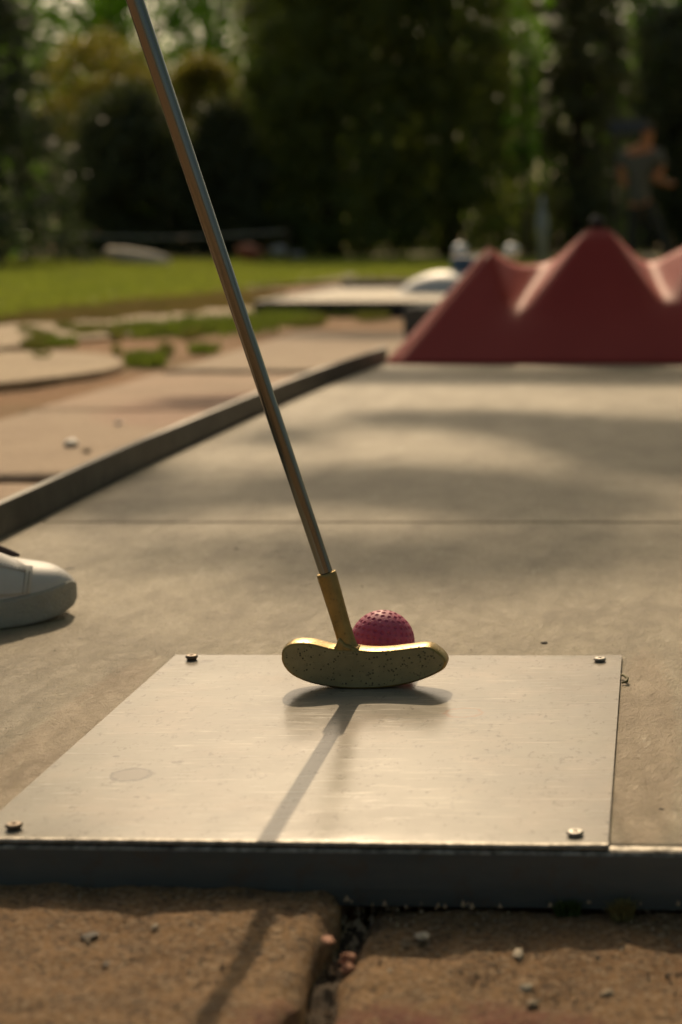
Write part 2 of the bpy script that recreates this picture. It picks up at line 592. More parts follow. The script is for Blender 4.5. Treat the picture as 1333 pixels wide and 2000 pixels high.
stone([(-.98, .25), (GAPX - .0055, .25), (GAPX - .005, fy(GAPX) + .03), (-.98, fy(-.98) + .03)], -.0205, -.063, M['stone'], fp, .0045, 1, .0030)
stone([(GAPX + .005, .25), (.72, .25), (.72, fy(.7) + .008), (GAPX + .0065, fy(GAPX) + .008)], -.0310, -.063, M['stone'], fp, .0045, 5, .0030)
stone([(-.98, -.6), (GAPX - .01, -.6), (GAPX - .01, .235), (-.98, .235)], -.024, -.063, M['stone'], fp, .02, 11)
stone([(GAPX + .01, -.6), (.72, -.6), (.72, .235), (GAPX + .01, .235)], -.029, -.063, M['stone'], fp, .02, 14)

sp = thing('side_pavement', None, None, kind='structure')
yy = [.35, 1.36, 2.20, 3.05, 3.88, 4.72, 5.5]
for k in range(len(yy) - 1):
    w_ = -1.13 - .02 * (k % 2)
    stone([(w_, yy[k] + .022), (-.627, yy[k] + .022), (-.627, yy[k + 1] - .022), (w_, yy[k + 1] - .022)], -.040 - .004 * (k % 2), -.07, M['side_stone'], sp, .02, 20 + k, .0015)

# soil in the joint and along the front rail
sv, sf = [], []
nxs, nys = 14, 90
for j in range(nys + 1):
    for i in range(nxs + 1):
        x = GAPX - .016 + .032 * i / nxs
        y = .25 + (fy(GAPX) - .25) * j / nys
        z = -.0385 + .004 * noise.noise((x * 90, y * 90, 2)) + .003 * noise.noise((x * 260, y * 260, 4))
        sv.append((x, y, z))
for j in range(nys):
    for i in range(nxs):
        a = j * (nxs + 1) + i
        sf.append((a, a + 1, a + nxs + 2, a + nxs + 1))
props(mesh('joint_soil', sv, sf, M['soil'], smooth=True), kind='structure')

# ------------------------------------------------------------------ the minigolf lane
lane = thing('minigolf_lane', 'long beige fibre cement minigolf lane framed by dark steel rails, the putter standing on it', 'minigolf lane', (-.15, 1.2, -.03))
LX0, LX1 = -.600, .315
JY = 1.625
YEND = 5.2
railpts = [(-.600, 1.529), (-.6075, 2.05), (-.600, 2.95), (-.572, 3.55)]
RX = [(-.600, fy(-.6) + .001)] + [(-.598, 1.2)] + railpts


def board(y0f, y1, left, parent):
    pass


# near board (front edge follows the front rail)
g = .0034
nb = [(-.600, fy(-.6) + .004), (LX1, fy(LX1) + .004), ] + [(LX1 + (-.603 - LX1) * k / 240, JY - g + .0007 * noise.noise((k * .9, 1, 0)) + .0012 * min(0, noise.noise((k * .31, 4, 0)))) for k in range(241)]
v, f = prism_geo(nb, -.012, 0)
b1 = bevel(mesh('board', v, f, M['board'], lane), .0018, 2)
fbk = [(-.603 + (LX1 + .603) * k / 240, JY + g + .0007 * noise.noise((k * .9, 9, 0)) + .0016 * max(0, noise.noise((k * .31, 7, 0)))) for k in range(241)] + [(LX1, YEND), (-.572, YEND), (-.572, 3.55), (-.600, 2.95), (-.6095, 2.05)]
v, f = prism_geo(fbk, -.012, -.0004)
b2 = bevel(mesh('board', v, f, M['board'], lane), .0012, 2)

# front rail: steel angle, bright worn upper corner
v, f = [], []
NS = 120
prof = [(-.0038, -.0285), (-.0044, -.020), (-.0044, -.0026), (-.0036, -.0010), (-.0022, -.0003), (.0030, -.0004), (.0036, -.006), (.0036, -.0285)]
for i in range(NS + 1):
    x = -.615 + (LX1 + .012 + .615) * i / NS
    for dy, z in prof:
        wob = .0005 * noise.noise((x * 14, z * 30, 1)) + .00025 * noise.noise((x * 70, z * 80, 2))
        v.append((x, fy(x) + dy + wob, z + .0002 * noise.noise((x * 55, dy * 900, 3))))
n = len(prof)
for i in range(NS):
    for k in range(n):
        k2 = (k + 1) % n
        f.append((i * n + k, (i + 1) * n + k, (i + 1) * n + k2, i * n + k2))
f.append(tuple(range(n)))
f.append(tuple(range(NS * n + n - 1, NS * n - 1, -1)))
fr = mesh('front_rail', v, f, None, lane, smooth=False, mats=[M['frame'], M['worn_edge']], fmi=[1 if (i % n) in (2, 3, 4) else 0 for i in range(NS * n)] + [0, 0])


def rail(path, w, z0, z1, name, sgn=-1):
    """bar following a plan path; its inner face lies on the path, thickness w outward"""
    pts = [Vector((p[0], p[1], 0)) for p in path]
    v, f = [], []
    for i, p in enumerate(pts):
        t = (pts[min(i + 1, len(pts) - 1)] - pts[max(i - 1, 0)]).normalized()
        nn = Vector((-t.y, t.x, 0)) * (1 if sgn < 0 else -1)
        for off, z in ((0, z0), (0, z1), (w, z1), (w, z0)):
            q = p + nn * off
            v.append((q.x, q.y, z))
    for i in range(len(pts) - 1):
        for k in range(4):
            k2 = (k + 1) % 4
            f.append((i * 4 + k, i * 4 + k2, (i + 1) * 4 + k2, (i + 1) * 4 + k))
    f.append((3, 2, 1, 0))
    m = len(pts) * 4
    f.append((m - 4, m - 3, m - 2, m - 1))
    return bevel(mesh(name, v, f, M['side_frame'], lane), .0015, 2)


def smooth_path(pts, n=6):
    out = []
    for i in range(len(pts) - 1):
        p0 = pts[max(i - 1, 0)]; p1 = pts[i]; p2 = pts[i + 1]; p3 = pts[min(i + 2, len(pts) - 1)]
        for k in range(n):
            t = k / n
            q = []
            for a in range(2):
                q.append(.5 * ((2 * p1[a]) + (-p0[a] + p2[a]) * t + (2 * p0[a] - 5 * p1[a] + 4 * p2[a] - p3[a]) * t * t + (-p0[a] + 3 * p1[a] - 3 * p2[a] + p3[a]) * t ** 3))
            out.append(tuple(q))
    out.append(pts[-1])
    return out


rail(smooth_path([(-.601, fy(-.6) + .004), (-.6005, 1.2), (-.6015, 1.529), (-.610, 2.05), (-.6015, 2.95), (-.572, 3.55), (-.570, 3.64)]), .008, -.03, .032, 'left_rail')
rail([(LX1 + .001, fy(LX1) + .004), (LX1 + .001, YEND)], .009, -.03, .036, 'right_rail', 1)

# tee plate with its four screws
pc = [gz(-64, 1640, .0022), gz(1188, 1650, .0022), gz(1215, 1280, .0022), gz(343.5, 1278, .0022)]
poly = [(p.x, p.y) for p in pc]
poly[0] = (poly[0][0], fy(poly[0][0]) - .0012)
poly[1] = (poly[1][0], fy(poly[1][0]) - .0012)
nn_ = 26
pv, pf = [], []
for j in range(nn_ + 1):
    for i in range(nn_ + 1):
        s, t = i / nn_, j / nn_
        x = (poly[0][0] * (1 - s) + poly[1][0] * s) * (1 - t) + (poly[3][0] * (1 - s) + poly[2][0] * s) * t
        y = (poly[0][1] * (1 - s) + poly[1][1] * s) * (1 - t) + (poly[3][1] * (1 - s) + poly[2][1] * s) * t
        # faintly buckled sheet, lifted a hair along its right edge
        z = .0020 + .0002 * noise.noise((x * 9, y * 9, 6)) + .0005 * max(0, s - .9) * 10
        pv.append((x, y, z))
w = nn_ + 1
pf = [(j * w + i, j * w + i + 1, (j + 1) * w + i + 1, (j + 1) * w + i) for j in range(nn_) for i in range(nn_)]
pm = [0] * len(pf)
# rolled, worn front edge
prev = list(range(w))
for dy, dz in ((-.0010, -.00006), (-.0018, -.0003), (-.0023, -.0007), (-.0025, -.0013)):
    cur = []
    for i in prev[:]:
        q = pv[i]
        base = pv[i % w if i < w else (i - len(pv)) % w] if False else None
        cur.append(q)
    n0 = len(pv)
    for k in range(w):
        q = pv[k]
        pv.append((q[0], q[1] + dy + .00015 * noise.noise((q[0] * 60, dy * 900, 1)), q[2] + dz))
    for k in range(w - 1):
        pf.append((prev[k], n0 + k, n0 + k + 1, prev[k + 1])); pm.append(1)
    prev = [n0 + k for k in range(w)]
ring = prev + [j * w + nn_ for j in range(0, w)] + [nn_ * w + i for i in range(nn_ - 1, -1, -1)] + [j * w for j in range(nn_ - 1, -1, -1)]
n0 = len(pv)
for r in ring: pv.append((pv[r][0], pv[r][1], .0003))
n1 = len(pv)
for r in ring: pv.append(pv[r])
for k in range(len(ring)):
    k2 = (k + 1) % len(ring)
    pf.append((n1 + k, n0 + k, n0 + k2, n1 + k2)); pm.append(0)
plate = mesh('tee_plate', pv, pf, None, lane, smooth=False, mats=[M['plate'], M['worn_edge']], fmi=pm)
for p_ in plate.data.polygons:
    if p_.material_index == 1 or p_.index < nn_ * nn_: p_.use_smooth = True
plate['label'] = 'scuffed square aluminium tee plate screwed to the near end of the lane'
for (px, py, m_, zt, r_) in ((375, 1287, 'rust_screw', .0030, .0040), (1172, 1291, 'zinc_screw', .0026, .0041), (1124, 1631, 'zinc_screw', .0024, .0040), (28, 1617, 'rust_screw', .0026, .0040)):
    c = gz(px, py, .0025)
    c = Vector((c.x, c.y, .0022))
    vg, fg = lathe_geo(c, [(r_ * .8, 0), (r_ * .86, zt * .35), (r_ * 1.02, zt * .5), (r_, zt * .75), (r_ * .80, zt), (r_ * .34, zt * 1.02), (r_ * .28, zt * .55)], 24)
    sc = mesh('screw', vg, fg, M[m_], plate, smooth=False)

# ------------------------------------------------------------------ red obstacle
RY = 3.56
ob = thing('red_obstacle', 'dark red steep sheet obstacle with pointed peaks across the far part of the lane', 'obstacle', (-.12, 3.85, 0))
P = {}


def pt(n, px, py, y): P[n] = gy(px, py, y)


P['a0'] = Vector((-.553, 3.555, .001)); P['a1'] = Vector((-.30, 3.545, .001)); P['a2'] = Vector((.03, 3.545, .001)); P['a3'] = Vector((.306, 3.545, .001))
pt('b0', 826, 645, 3.625); pt('c12', 1000, 632, 3.635); pt('c23', 1306, 615, 3.65); pt('b3', 1560, 640, 3.635)
pt('p1', 960, 484, 3.80); pt('v12', 1080, 512, 4.02); pt('m12', 1004, 522, 3.90)
pt('p2l', 1148, 447, 3.80); pt('p2r', 1190, 447, 3.80)
pt('v23', 1262, 520, 4.06); pt('p3l', 1362, 470, 3.84); pt('p3r', 1400, 468, 3.84); pt('v34', 1500, 520, 4.0)
names = list(P.keys())
idx = {k: i for i, k in enumerate(names)}
fc = [('a0', 'a1', 'c12', 'b0'), ('a1', 'a2', 'c23', 'c12'), ('a2', 'a3', 'b3', 'c23'), ('b0', 'c12', 'p1'), ('c12', 'm12', 'p1'), ('c12', 'v12', 'm12'),
      ('c12', 'p2l', 'v12'), ('c12', 'c23', 'p2r', 'p2l'), ('c23', 'v23', 'p2r'), ('c23', 'p3l', 'v23'), ('c23', 'b3', 'p3r', 'p3l'), ('b3', 'v34', 'p3r')]
vv = [P[k] for k in names]
ff = [tuple(idx[k] for k in q) for q in fc]
o = mesh('front_sheet', vv, ff, M['red'], ob, smooth=True)
m = o.modifiers.new('sub', 'SUBSURF'); m.levels = 3; m.render_levels = 3
m.boundary_smooth = 'PRESERVE_CORNERS'
me = o.data
cr = me.attributes.new('crease_edge', 'FLOAT', 'EDGE')
hard = {frozenset(x) for x in [('c12', 'p2l'), ('b0', 'p1'), ('p2l', 'p2r'), ('c23', 'p2r'), ('c23', 'p3l')]}
for e in me.edges:
    k = frozenset((names[e.vertices[0]], names[e.vertices[1]]))
    val = .85 if k in hard else 0.1
    if frozenset((names[e.vertices[0]], names[e.vertices[1]])) in {frozenset(q) for q in (('c12', 'p1'), ('c12', 'v12'), ('c23', 'v23'))}: val = .35
    if len([1 for p in me.polygons if e.vertices[0] in p.vertices and e.vertices[1] in p.vertices]) == 1: val = 1.0
    cr.data[e.index].value = val
cv = me.attributes.new('crease_vert', 'FLOAT', 'POINT')
for k in ('p1', 'p2l', 'p2r', 'p3l', 'p3r'): cv.data[idx[k]].value = 1.0
sm = o.modifiers.new('solid', 'SOLIDIFY'); sm.thickness = .006; sm.offset = -1
# back sheets falling away from the ridges
top = ['p1', 'm12', 'v12', 'p2l', 'p2r', 'v23', 'p3l', 'p3r', 'v34', 'b3']
bv, bf = [], []
for k in top:
    q = P[k]; bv.append(q + Vector((0, .008, -.007))); bv.append(Vector((q.x * 1.02 - .01, q.y + .22 + (.10 if q.z > .2 else 0), .001)))
for i in range(len(top) - 1): bf.append((2 * i, 2 * i + 1, 2 * i + 3, 2 * i + 2))
o = mesh('back_sheet', bv, bf, M['red'], ob)
sm = o.modifiers.new('solid', 'SOLIDIFY'); sm.thickness = .006
# left return flange catching the sun
fl = [P['a0'] + Vector((-.004, .004, 0)), P['b0'] + Vector((-.003, .004, .002)), P['p1'] + Vector((-.002, .004, .003)), P['p1'] + Vector((-.014, .030, -.002)), P['b0'] + Vector((-.016, .034, .006)), P['a0'] + Vector((-.016, .034, 0.0))]
o = mesh('side_flange', fl, [(0, 1, 4, 5), (1, 2, 3, 4)], M['red'], ob)
sm = o.modifiers.new('solid', 'SOLIDIFY'); sm.thickness = .004
c = gy(1166, 436, 3.83)
v, f = lathe_geo((c.x, c.y, c.z - .02), [(.006, -.012), (.009, 0), (.012, .008), (.0165, .016), (.0175, .024), (.014, .032), (.006, .036)], 20)
mesh('black_knob', v, f, M['black'], ob, smooth=True)

# ------------------------------------------------------------------ putter
PH = gz(690, 1346, .0022)
YF = PH.y                     # the dull face of the head, towards the camera
zoff = 0.0


def zc(u, w_): return (500 + u / 2.962, 1050 + w_ / 2.962)


outline = [(147, 690), (150, 665), (165, 640), (195, 620), (235, 612), (285, 612), (330, 618), (385, 632), (430, 643), (470, 648), (520, 648), (570, 650), (615, 656), (660, 660),
           (720, 660), (790, 655), (850, 648), (915, 640), (975, 634), (1012, 640), (1045, 658), (1078, 685), (1098, 715), (1099, 738), (1082, 766), (1045, 790), (990, 815), (925, 838), (850, 856),
           (770, 869), (690, 877), (610, 879), (530, 878), (450, 871), (370, 858), (300, 840), (240, 816), (192, 785), (162, 748), (149, 717)]
def closed_spline(pts, n):
    out = []
    for i in range(len(pts)):
        p0, p1, p2, p3 = pts[i - 1], pts[i], pts[(i + 1) % len(pts)], pts[(i + 2) % len(pts)]
        for k in range(n):
            t = k / n
            out.append(tuple(.5 * ((2 * p1[a]) + (-p0[a] + p2[a]) * t + (2 * p0[a] - 5 * p1[a] + 4 * p2[a] - p3[a]) * t * t + (-p0[a] + 3 * p1[a] - 3 * p2[a] + p3[a]) * t ** 3) for a in (0, 1)))
    return out


outline = closed_spline(outline, 4)
face = [gy(*zc(a, b), YF) for a, b in outline]
zmin = min(p.z for p in face)
for p in face: p.z += .0021 - zmin
cen = sum((Vector((p.x, 0, p.z)) for p in face), Vector()) / len(face)
TH = .0150
putter = thing('putter', 'brass headed minigolf putter with a steel shaft leaning left, standing on the tee plate', 'putter', (PH.x, YF + TH / 2, .0022))
# rings: inset front face, rounded edge, body, rounded edge, inset back face
rings = []
N = len(face)


def inset(pts, d_):
    out = []
    for i, p in enumerate(pts):
        a = pts[i - 3]; b = pts[(i + 3) % len(pts)]
        t = Vector((b.x - a.x, 0, b.z - a.z)).normalized()
        nrm = Vector((-t.z, 0, t.x))
        if nrm.dot(Vector((cen.x - p.x, 0, cen.z - p.z))) < 0: nrm = -nrm
        out.append(Vector((p.x + nrm.x * d_, p.y, p.z + nrm.z * d_)))
    return out


for d_, y in ((.0013, 0.0), (.0006, .00022), (.0002, .0007), (.0, .0014), (-.0005, .004), (-.0005, .011), (0, TH - .0014), (.0006, TH - .0003), (.0016, TH)):
    rr = inset(face, d_)
    rings.append([Vector((p.x, YF + y, p.z)) for p in rr])
v, f, mi = [], [], []
for r in rings: v += r
for i in range(len(rings) - 1):
    for k in range(N):
        k2 = (k + 1) % N
        f.append((i * N + k, i * N + k2, (i + 1) * N + k2, (i + 1) * N + k)); mi.append(0)
f.append(tuple(range(N - 1, -1, -1))); mi.append(1)
f.append(tuple(range((len(rings) - 1) * N, len(rings) * N))); mi.append(1)
import bmesh
hd = mesh('head', v, f, None, putter, smooth=True, mats=[M['brass'], M['brass_face']], fmi=mi)
bm_ = bmesh.new(); bm_.from_mesh(hd.data); bmesh.ops.recalc_face_normals(bm_, faces=bm_.faces); bm_.to_mesh(hd.data); bm_.free()
for p_ in hd.data.polygons:
    if len(p_.vertices) > 8: p_.use_smooth = False

# hosel (the neck cast with the head): blends out of the head with a flared foot
YH = YF + .0064
hb = gy(*zc(552, 690), YH)
ht = gy(*zc(407, 203), YH)
ax = (ht - hb)
SH_DIR = Vector((-.034, -.0095, .132))
ax = ht - hb
v, f = [], []
SEG = 40
profile = [(-.02, .0068, .0064), (.04, .0072, .0063), (.08, .0066, .0060), (.13, .0060, .0051), (.19, .00555, .0050), (.30, .0054, .0050), (.45, .00545, .0052), (.7, .0058, .0056), (.96, .0061, .0061), (.99, .00605, .00605), (1.0, .0057, .0057)]
an = ax.normalized()
side = Vector((1, 0, 0)) - an * an.x; side.normalize()
dep = an.cross(side).normalized()
for s, ra, rb in profile:
    c = hb + ax * s
    for k in range(SEG):
        a = 2 * math.pi * k / SEG
        v.append(c + side * math.cos(a) * ra + dep * math.sin(a) * rb)
# open rim that grips the shaft
for s, r in ((1.0, .0050), (.97, .0047)):
    c = hb + ax * s
    for k in range(SEG):
        a = 2 * math.pi * k / SEG
        v.append(c + side * math.cos(a) * r + dep * math.sin(a) * r)
R_ = len(profile) + 2
for i in range(R_ - 1):
    for k in range(SEG):
        k2 = (k + 1) % SEG
        f.append((i * SEG + k, i * SEG + k2, (i + 1) * SEG + k2, (i + 1) * SEG + k))
f.append(tuple(range(SEG - 1, -1, -1)))
f.append(tuple(range((R_ - 1) * SEG, R_ * SEG)))
hs = mesh('hosel', v, f, M['brass'], putter, smooth=True)
# fillet between the hosel and the head's left shoulder
fa = [gy(*zc(*q), YH) for q in ((400, 648), (446, 640), (468, 622), (478, 590), (492, 560), (530, 600), (600, 628), (622, 652), (560, 700), (450, 690))]
v = [p + Vector((0, -.0062, 0)) for p in fa] + [p + Vector((0, .0045, 0)) for p in fa]
n = len(fa)
f = [tuple(range(n)), tuple(range(2 * n - 1, n - 1, -1))] + [(i, (i + 1) % n, n + (i + 1) % n, n + i) for i in range(n)]
flt = mesh('neck_fillet', v, f, M['brass'], putter)
bm_ = bmesh.new(); bm_.from_mesh(flt.data); bmesh.ops.recalc_face_normals(bm_, faces=bm_.faces); bm_.to_mesh(flt.data); bm_.free()
bevel(flt, .0022, 3)

# shaft: straight, slightly tapered, leaning left and a little towards the camera
sb = ht - an * .004
far = gy(255 + 9, 0, ht.y - .034)
sd = (far - ht).normalized()
L_ = .86
pts = [sb] + [ht + sd * (L_ * k / 30) for k in range(31)]
rad = [.0042] + [.0042 + .0007 * min(1, k / 11) for k in range(31)]
v, f = tube_geo(pts, rad, 40)
mesh('shaft', v, f, M['shaft'], putter, smooth=True)
v, f = tube_geo([ht + sd * (.62 + .012 * k) for k in range(22)], [.0095 + .0035 * k / 22 + (.0004 if k % 2 else 0) for k in range(22)], 24)
mesh('grip', v, f, M['black'], putter, smooth=True)

# ------------------------------------------------------------------ ball
BR = .0205
bc = gz(749, 1311, .0012)
bc = Vector((bc.x, bc.y, BR + .00015))
BD = Vector((bc.x, bc.y, bc.z))
nu_, nv_ = 560, 300
# dimple rows round a slightly tilted axis
dims = []
rows = 15
for j in range(rows):
    th = math.pi * (j + .5) / rows
    cnt = max(1, round(2 * math.pi * math.sin(th) / (math.pi / rows * 1.02)))
    for k in range(cnt):
        a = 2 * math.pi * (k + (.5 if j % 2 else 0)) / cnt
        dims.append((math.sin(th) * math.cos(a), math.sin(th) * math.sin(a), math.cos(th)))
tilt = np.array(Matrix.Rotation(.16, 3, 'Y') @ Matrix.Rotation(-.12, 3, 'X'))
dims = np.array(dims) @ tilt.T
th = np.linspace(0, math.pi, nv_ + 1)[:, None]
ph = (np.arange(nu_) * 2 * math.pi / nu_)[None, :]
D = np.stack([np.sin(th) * np.cos(ph), np.sin(th) * np.sin(ph), np.cos(th) * np.ones_like(ph)], -1).reshape(-1, 3)
best = np.max(D @ dims.T, axis=1)
ang = np.arccos(np.clip(best, -1, 1)) * BR
dr = .00132
depth = np.where(ang < dr, -.00075 * (1 - (ang / dr) ** 2) ** .6, 0) + np.where((ang >= dr) & (ang < dr * 1.35), .00006 * np.sin((ang - dr) / (dr * .35) * math.pi), 0)
V_ = D * (BR + depth)[:, None] + np.array(BD)
F_ = []
ii = np.arange(nu_)
for j in range(nv_):
    a = j * nu_ + ii; b = j * nu_ + (ii + 1) % nu_
    F_.append(np.stack([a, a + nu_, b + nu_, b], -1))
F_ = np.concatenate(F_)
t = NT('pink_golf_ball')
cc = t.mix(t.ramp(t.noise(90, 4, .6), .35, .65), (.50, .065, .15), (.58, .12, .21))
cc = t.mix(t.math('MULTIPLY', t.ramp(t.noise(400, 4, .7), .55, .68), .25), cc, (.5, .25, .26))
t.set(Base_Color=cc, Roughness=.55, Normal=t.bump(t.noise(900, 3), .15, .0003))
t.p.inputs['Subsurface Weight'].default_value = .15
t.p.inputs['Subsurface Scale'].default_value = .004
t.p.inputs['Subsurface Radius'].default_value = (1, .25, .3)
ball = mesh('golf_ball', V_, F_, t.m, None, smooth=True, loc=(bc.x, bc.y, 0.0012))
props(ball, 'dusty pink dimpled minigolf ball resting just behind the putter head', 'golf ball')

# ------------------------------------------------------------------ shoe
TOE = gz(146, 1193)
TOE = Vector((TOE.x + .001, TOE.y + .004, 0))
AN = math.radians(33)
HD = Vector((-math.cos(AN), -math.sin(AN), 0))            # from toe to heel
SD = Vector((-math.sin(AN), math.cos(AN), 0))             # across, away from the camera
SLEN = .215


def interp(tab, s):
    for (a, va), (b, vb) in zip(tab, tab[1:]):
        if s <= b:
            t_ = (s - a) / (b - a)
            t_ = t_ * t_ * (3 - 2 * t_) * .4 + t_ * .6
            return va + (vb - va) * t_
    return tab[-1][1]


HW = [(0, .0), (.0015, .009), (.006, .0175), (.014, .0255), (.026, .0320), (.042, .0365), (.065, .0385), (.09, .036), (.12, .031), (.15, .0285), (.18, .0285), (.20, .0235), (.211, .0125), (.215, .0)]
ZT = [(0, .0205), (.003, .0240), (.010, .0268), (.03, .0240), (.06, .0215), (.12, .022), (.215, .027)]       # top edge of the sole
ZB = [(0, .0150), (.003, .0100), (.008, .0066), (.02, .0030), (.035, .0008), (.05, 0), (.18, 0), (.215, .002)]
S_ = [0, .0015, .004, .007, .011, .016, .022, .029, .037, .046, .056, .067, .08, .095, .11, .125, .14, .155, .17, .183, .195, .203, .209, .213, .215]
shoe = thing('sneaker', 'white leather sneaker with thick rubber sole, its toe at the left edge of the picture', 'shoe', (TOE.x + HD.x * .1, TOE.y + HD.y * .1, 0))


def sp_(s, lat, z): return TOE + HD * s + SD * lat + Vector((0, 0, z))


v, f = [], []
K = 20
prof = [(0, -1.0), (.90, -1), (.955, -.97), (.99, -.86), (1.0, -.6), (1.0, .35), (1.0, .80), (.985, .93), (.955, 1.0), (.90, 1.02), (.84, .96), (0, .96)]
full = prof + [(-a, b) for a, b in reversed(prof[1:-1])]
for s in S_:
    hw, zt, zb = max(interp(HW, s), .0004), interp(ZT, s), interp(ZB, s)
    for a, b in full:
        extra = 0
        v.append(sp_(s, a * hw, zb + (zt - zb) * (b + 1) / 2))
n = len(full)
for i in range(len(S_) - 1):
    for k in range(n):
        k2 = (k + 1) % n
        f.append((i * n + k, i * n + k2, (i + 1) * n + k2, (i + 1) * n + k))
f.append(tuple(range(n))); f.append(tuple(range((len(S_) - 1) * n, len(S_) * n))[::-1])
t = NT('white_rubber_sole')
t.set(Base_Color=t.mix(t.math('MULTIPLY', t.ramp(t.noise(70, 5, .6), .4, .7), .4), (.50, .48, .42), (.38, .355, .30)), Roughness=.7,
      Normal=t.bump(t.noise(260, 4, .6, dist=2.0), 1.0, .0026))
rub = t.m
t = NT('white_leather')
t.set(Base_Color=t.mix(t.math('MULTIPLY', t.ramp(t.noise(60, 5, .6), .4, .7), .3), (.60, .58, .56), (.48, .46, .45)), Roughness=.5,
      Normal=t.bump(t.noise(600, 4, .6), .25, .0006))
lea = t.m
so = mesh('sole', v, f, rub, shoe, smooth=True)
bm_ = bmesh.new(); bm_.from_mesh(so.data); bmesh.ops.recalc_face_normals(bm_, faces=bm_.faces); bm_.to_mesh(so.data); bm_.free()
m = so.modifiers.new('sub', 'SUBSURF'); m.levels = 2; m.render_levels = 2
TOPZ = [(.003, .0255), (.008, .0320), (.015, .0362), (.025, .0392), (.035, .0415), (.045, .0445), (.055, .0495), (.07, .058), (.09, .069), (.11, .079), (.14, .084), (.17, .085), (.2, .086), (.212, .084)]
S2 = [.003, .006, .010, .015, .021, .028, .036, .045, .055, .067, .08, .095, .11, .13, .15, .17, .185, .198, .207, .212]


def up_pt(s, th_, off=0.0):
    hw = interp(HW, s) * .945
    zt = interp(ZT, s) - .004
    tz = interp(TOPZ, s)
    ex = .72
    cx_, sx_ = math.cos(th_), math.sin(th_)
    lat = -(abs(cx_) ** ex) * math.copysign(1, cx_) * (hw + off)
    z = zt + (tz - zt + off) * (sx_ ** .85 if sx_ > 0 else 0)
    return sp_(s - off * .6 * (1 if s < .02 else 0), lat, z)


v, f = [], []
for s in S2:
    for k in range(K + 1):
        v.append(up_pt(s, math.pi * k / K))
n = K + 1
for i in range(len(S2) - 1):
    for k in range(K): f.append((i * n + k, i * n + k + 1, (i + 1) * n + k + 1, (i + 1) * n + k))
f.append(tuple(range(n))); f.append(tuple(range((len(S2) - 1) * n, len(S2) * n))[::-1])
uo = mesh('upper', v, f, lea, shoe, smooth=True)
m = uo.modifiers.new('sub', 'SUBSURF'); m.levels = 2; m.render_levels = 2


def patch(name, s0f, s1, k0, k1, off, mat_, nn=14):
    """overlay panel hugging the upper: s from s0f(theta) to s1"""
    v, f = [], []
    for i in range(nn + 1):
        for j in range(nn + 1):
            th_ = k0 + (k1 - k0) * j / nn
            s = s0f((th_ - k0) / (k1 - k0)) + (s1 - s0f((th_ - k0) / (k1 - k0))) * i / nn
            v.append(up_pt(s, th_, off))
    for i in range(nn):
        for j in range(nn): f.append((i * (nn + 1) + j, i * (nn + 1) + j + 1, (i + 1) * (nn + 1) + j + 1, (i + 1) * (nn + 1) + j))
    o_ = mesh(name, v, f, mat_, shoe, smooth=True)
    sm_ = o_.modifiers.new('solid', 'SOLIDIFY'); sm_.thickness = .0014; sm_.offset = 0
    return o_


edge = lambda q: .041 + .006 * (1 - q) - .0 * q
patch('quarter_panel', lambda q: .0415 - .007 * q, .15, .14, 1.12, .0007, lea)
patch('eyestay', lambda q: .042 - .004 * math.sin(q * math.pi) + .006 * q, .13, .80, 1.36, .0017, lea)
# stitches: small dark pricks along the seams
sv, sf = [], []


def stitch(s, th_, off):
    c = up_pt(s, th_, off)
    vg, fg = lathe_geo(c, [(.0003, -.0003), (.00048, 0), (.0003, .0003)], 6)
    n0 = len(sv)
    sv.extend(vg); sf.extend([tuple(i + n0 for i in q) for q in fg])


for r_ in (.0022, .0052):
    for k in range(10):
        q = k / 9
        th_ = .18 + .62 * q
        stitch(.0415 - .007 * (th_ - .14) / .98 + r_, th_, .0017)
for k in range(26):
    q = k / 25
    th_ = .83
    stitch(.046 + .06 * q, .86 + .02 * math.sin(q * 9), .0027)
so_ = mesh('stitching', sv, sf, M['pebble_dark'], shoe)
so_['kind'] = 'stuff'
# dark tongue lining, ankle and trouser leg (outside the frame)
tg = []
t = NT('dark_lining'); t.set(Base_Color=t.mix(.5, (.055, .035, .035), (.08, .055, .05)), Roughness=.85); lin = t.m
v, f = [], []
pp = [up_pt(s, 1.9, .0022) for s in (.036, .043, .052, .064, .08, .10)]
v, f = tube_geo(pp, [.0012, .0030, .0040, .0046, .005, .005], 12)
mesh('tongue_edge', v, f, lin, shoe, smooth=True)
t = NT('dark_denim'); t.set(Base_Color=t.mix(t.ramp(t.noise(300), .4, .6), (.02, .025, .04), (.035, .042, .065)), Roughness=.9); den = t.m
lb = sp_(.155, 0, .07)
leg = thing('person', 'standing person in dark trousers beside the lane, just out of view at the left', 'person', (lb.x, lb.y, .07))
v, f = tube_geo([lb + Vector((-.004 * k, 0, .05 * k)) for k in range(9)], [.036, .040, .046, .050, .054, .058, .060, .063, .066], 20)
mesh('trouser_leg', v, f, den, leg, smooth=True)

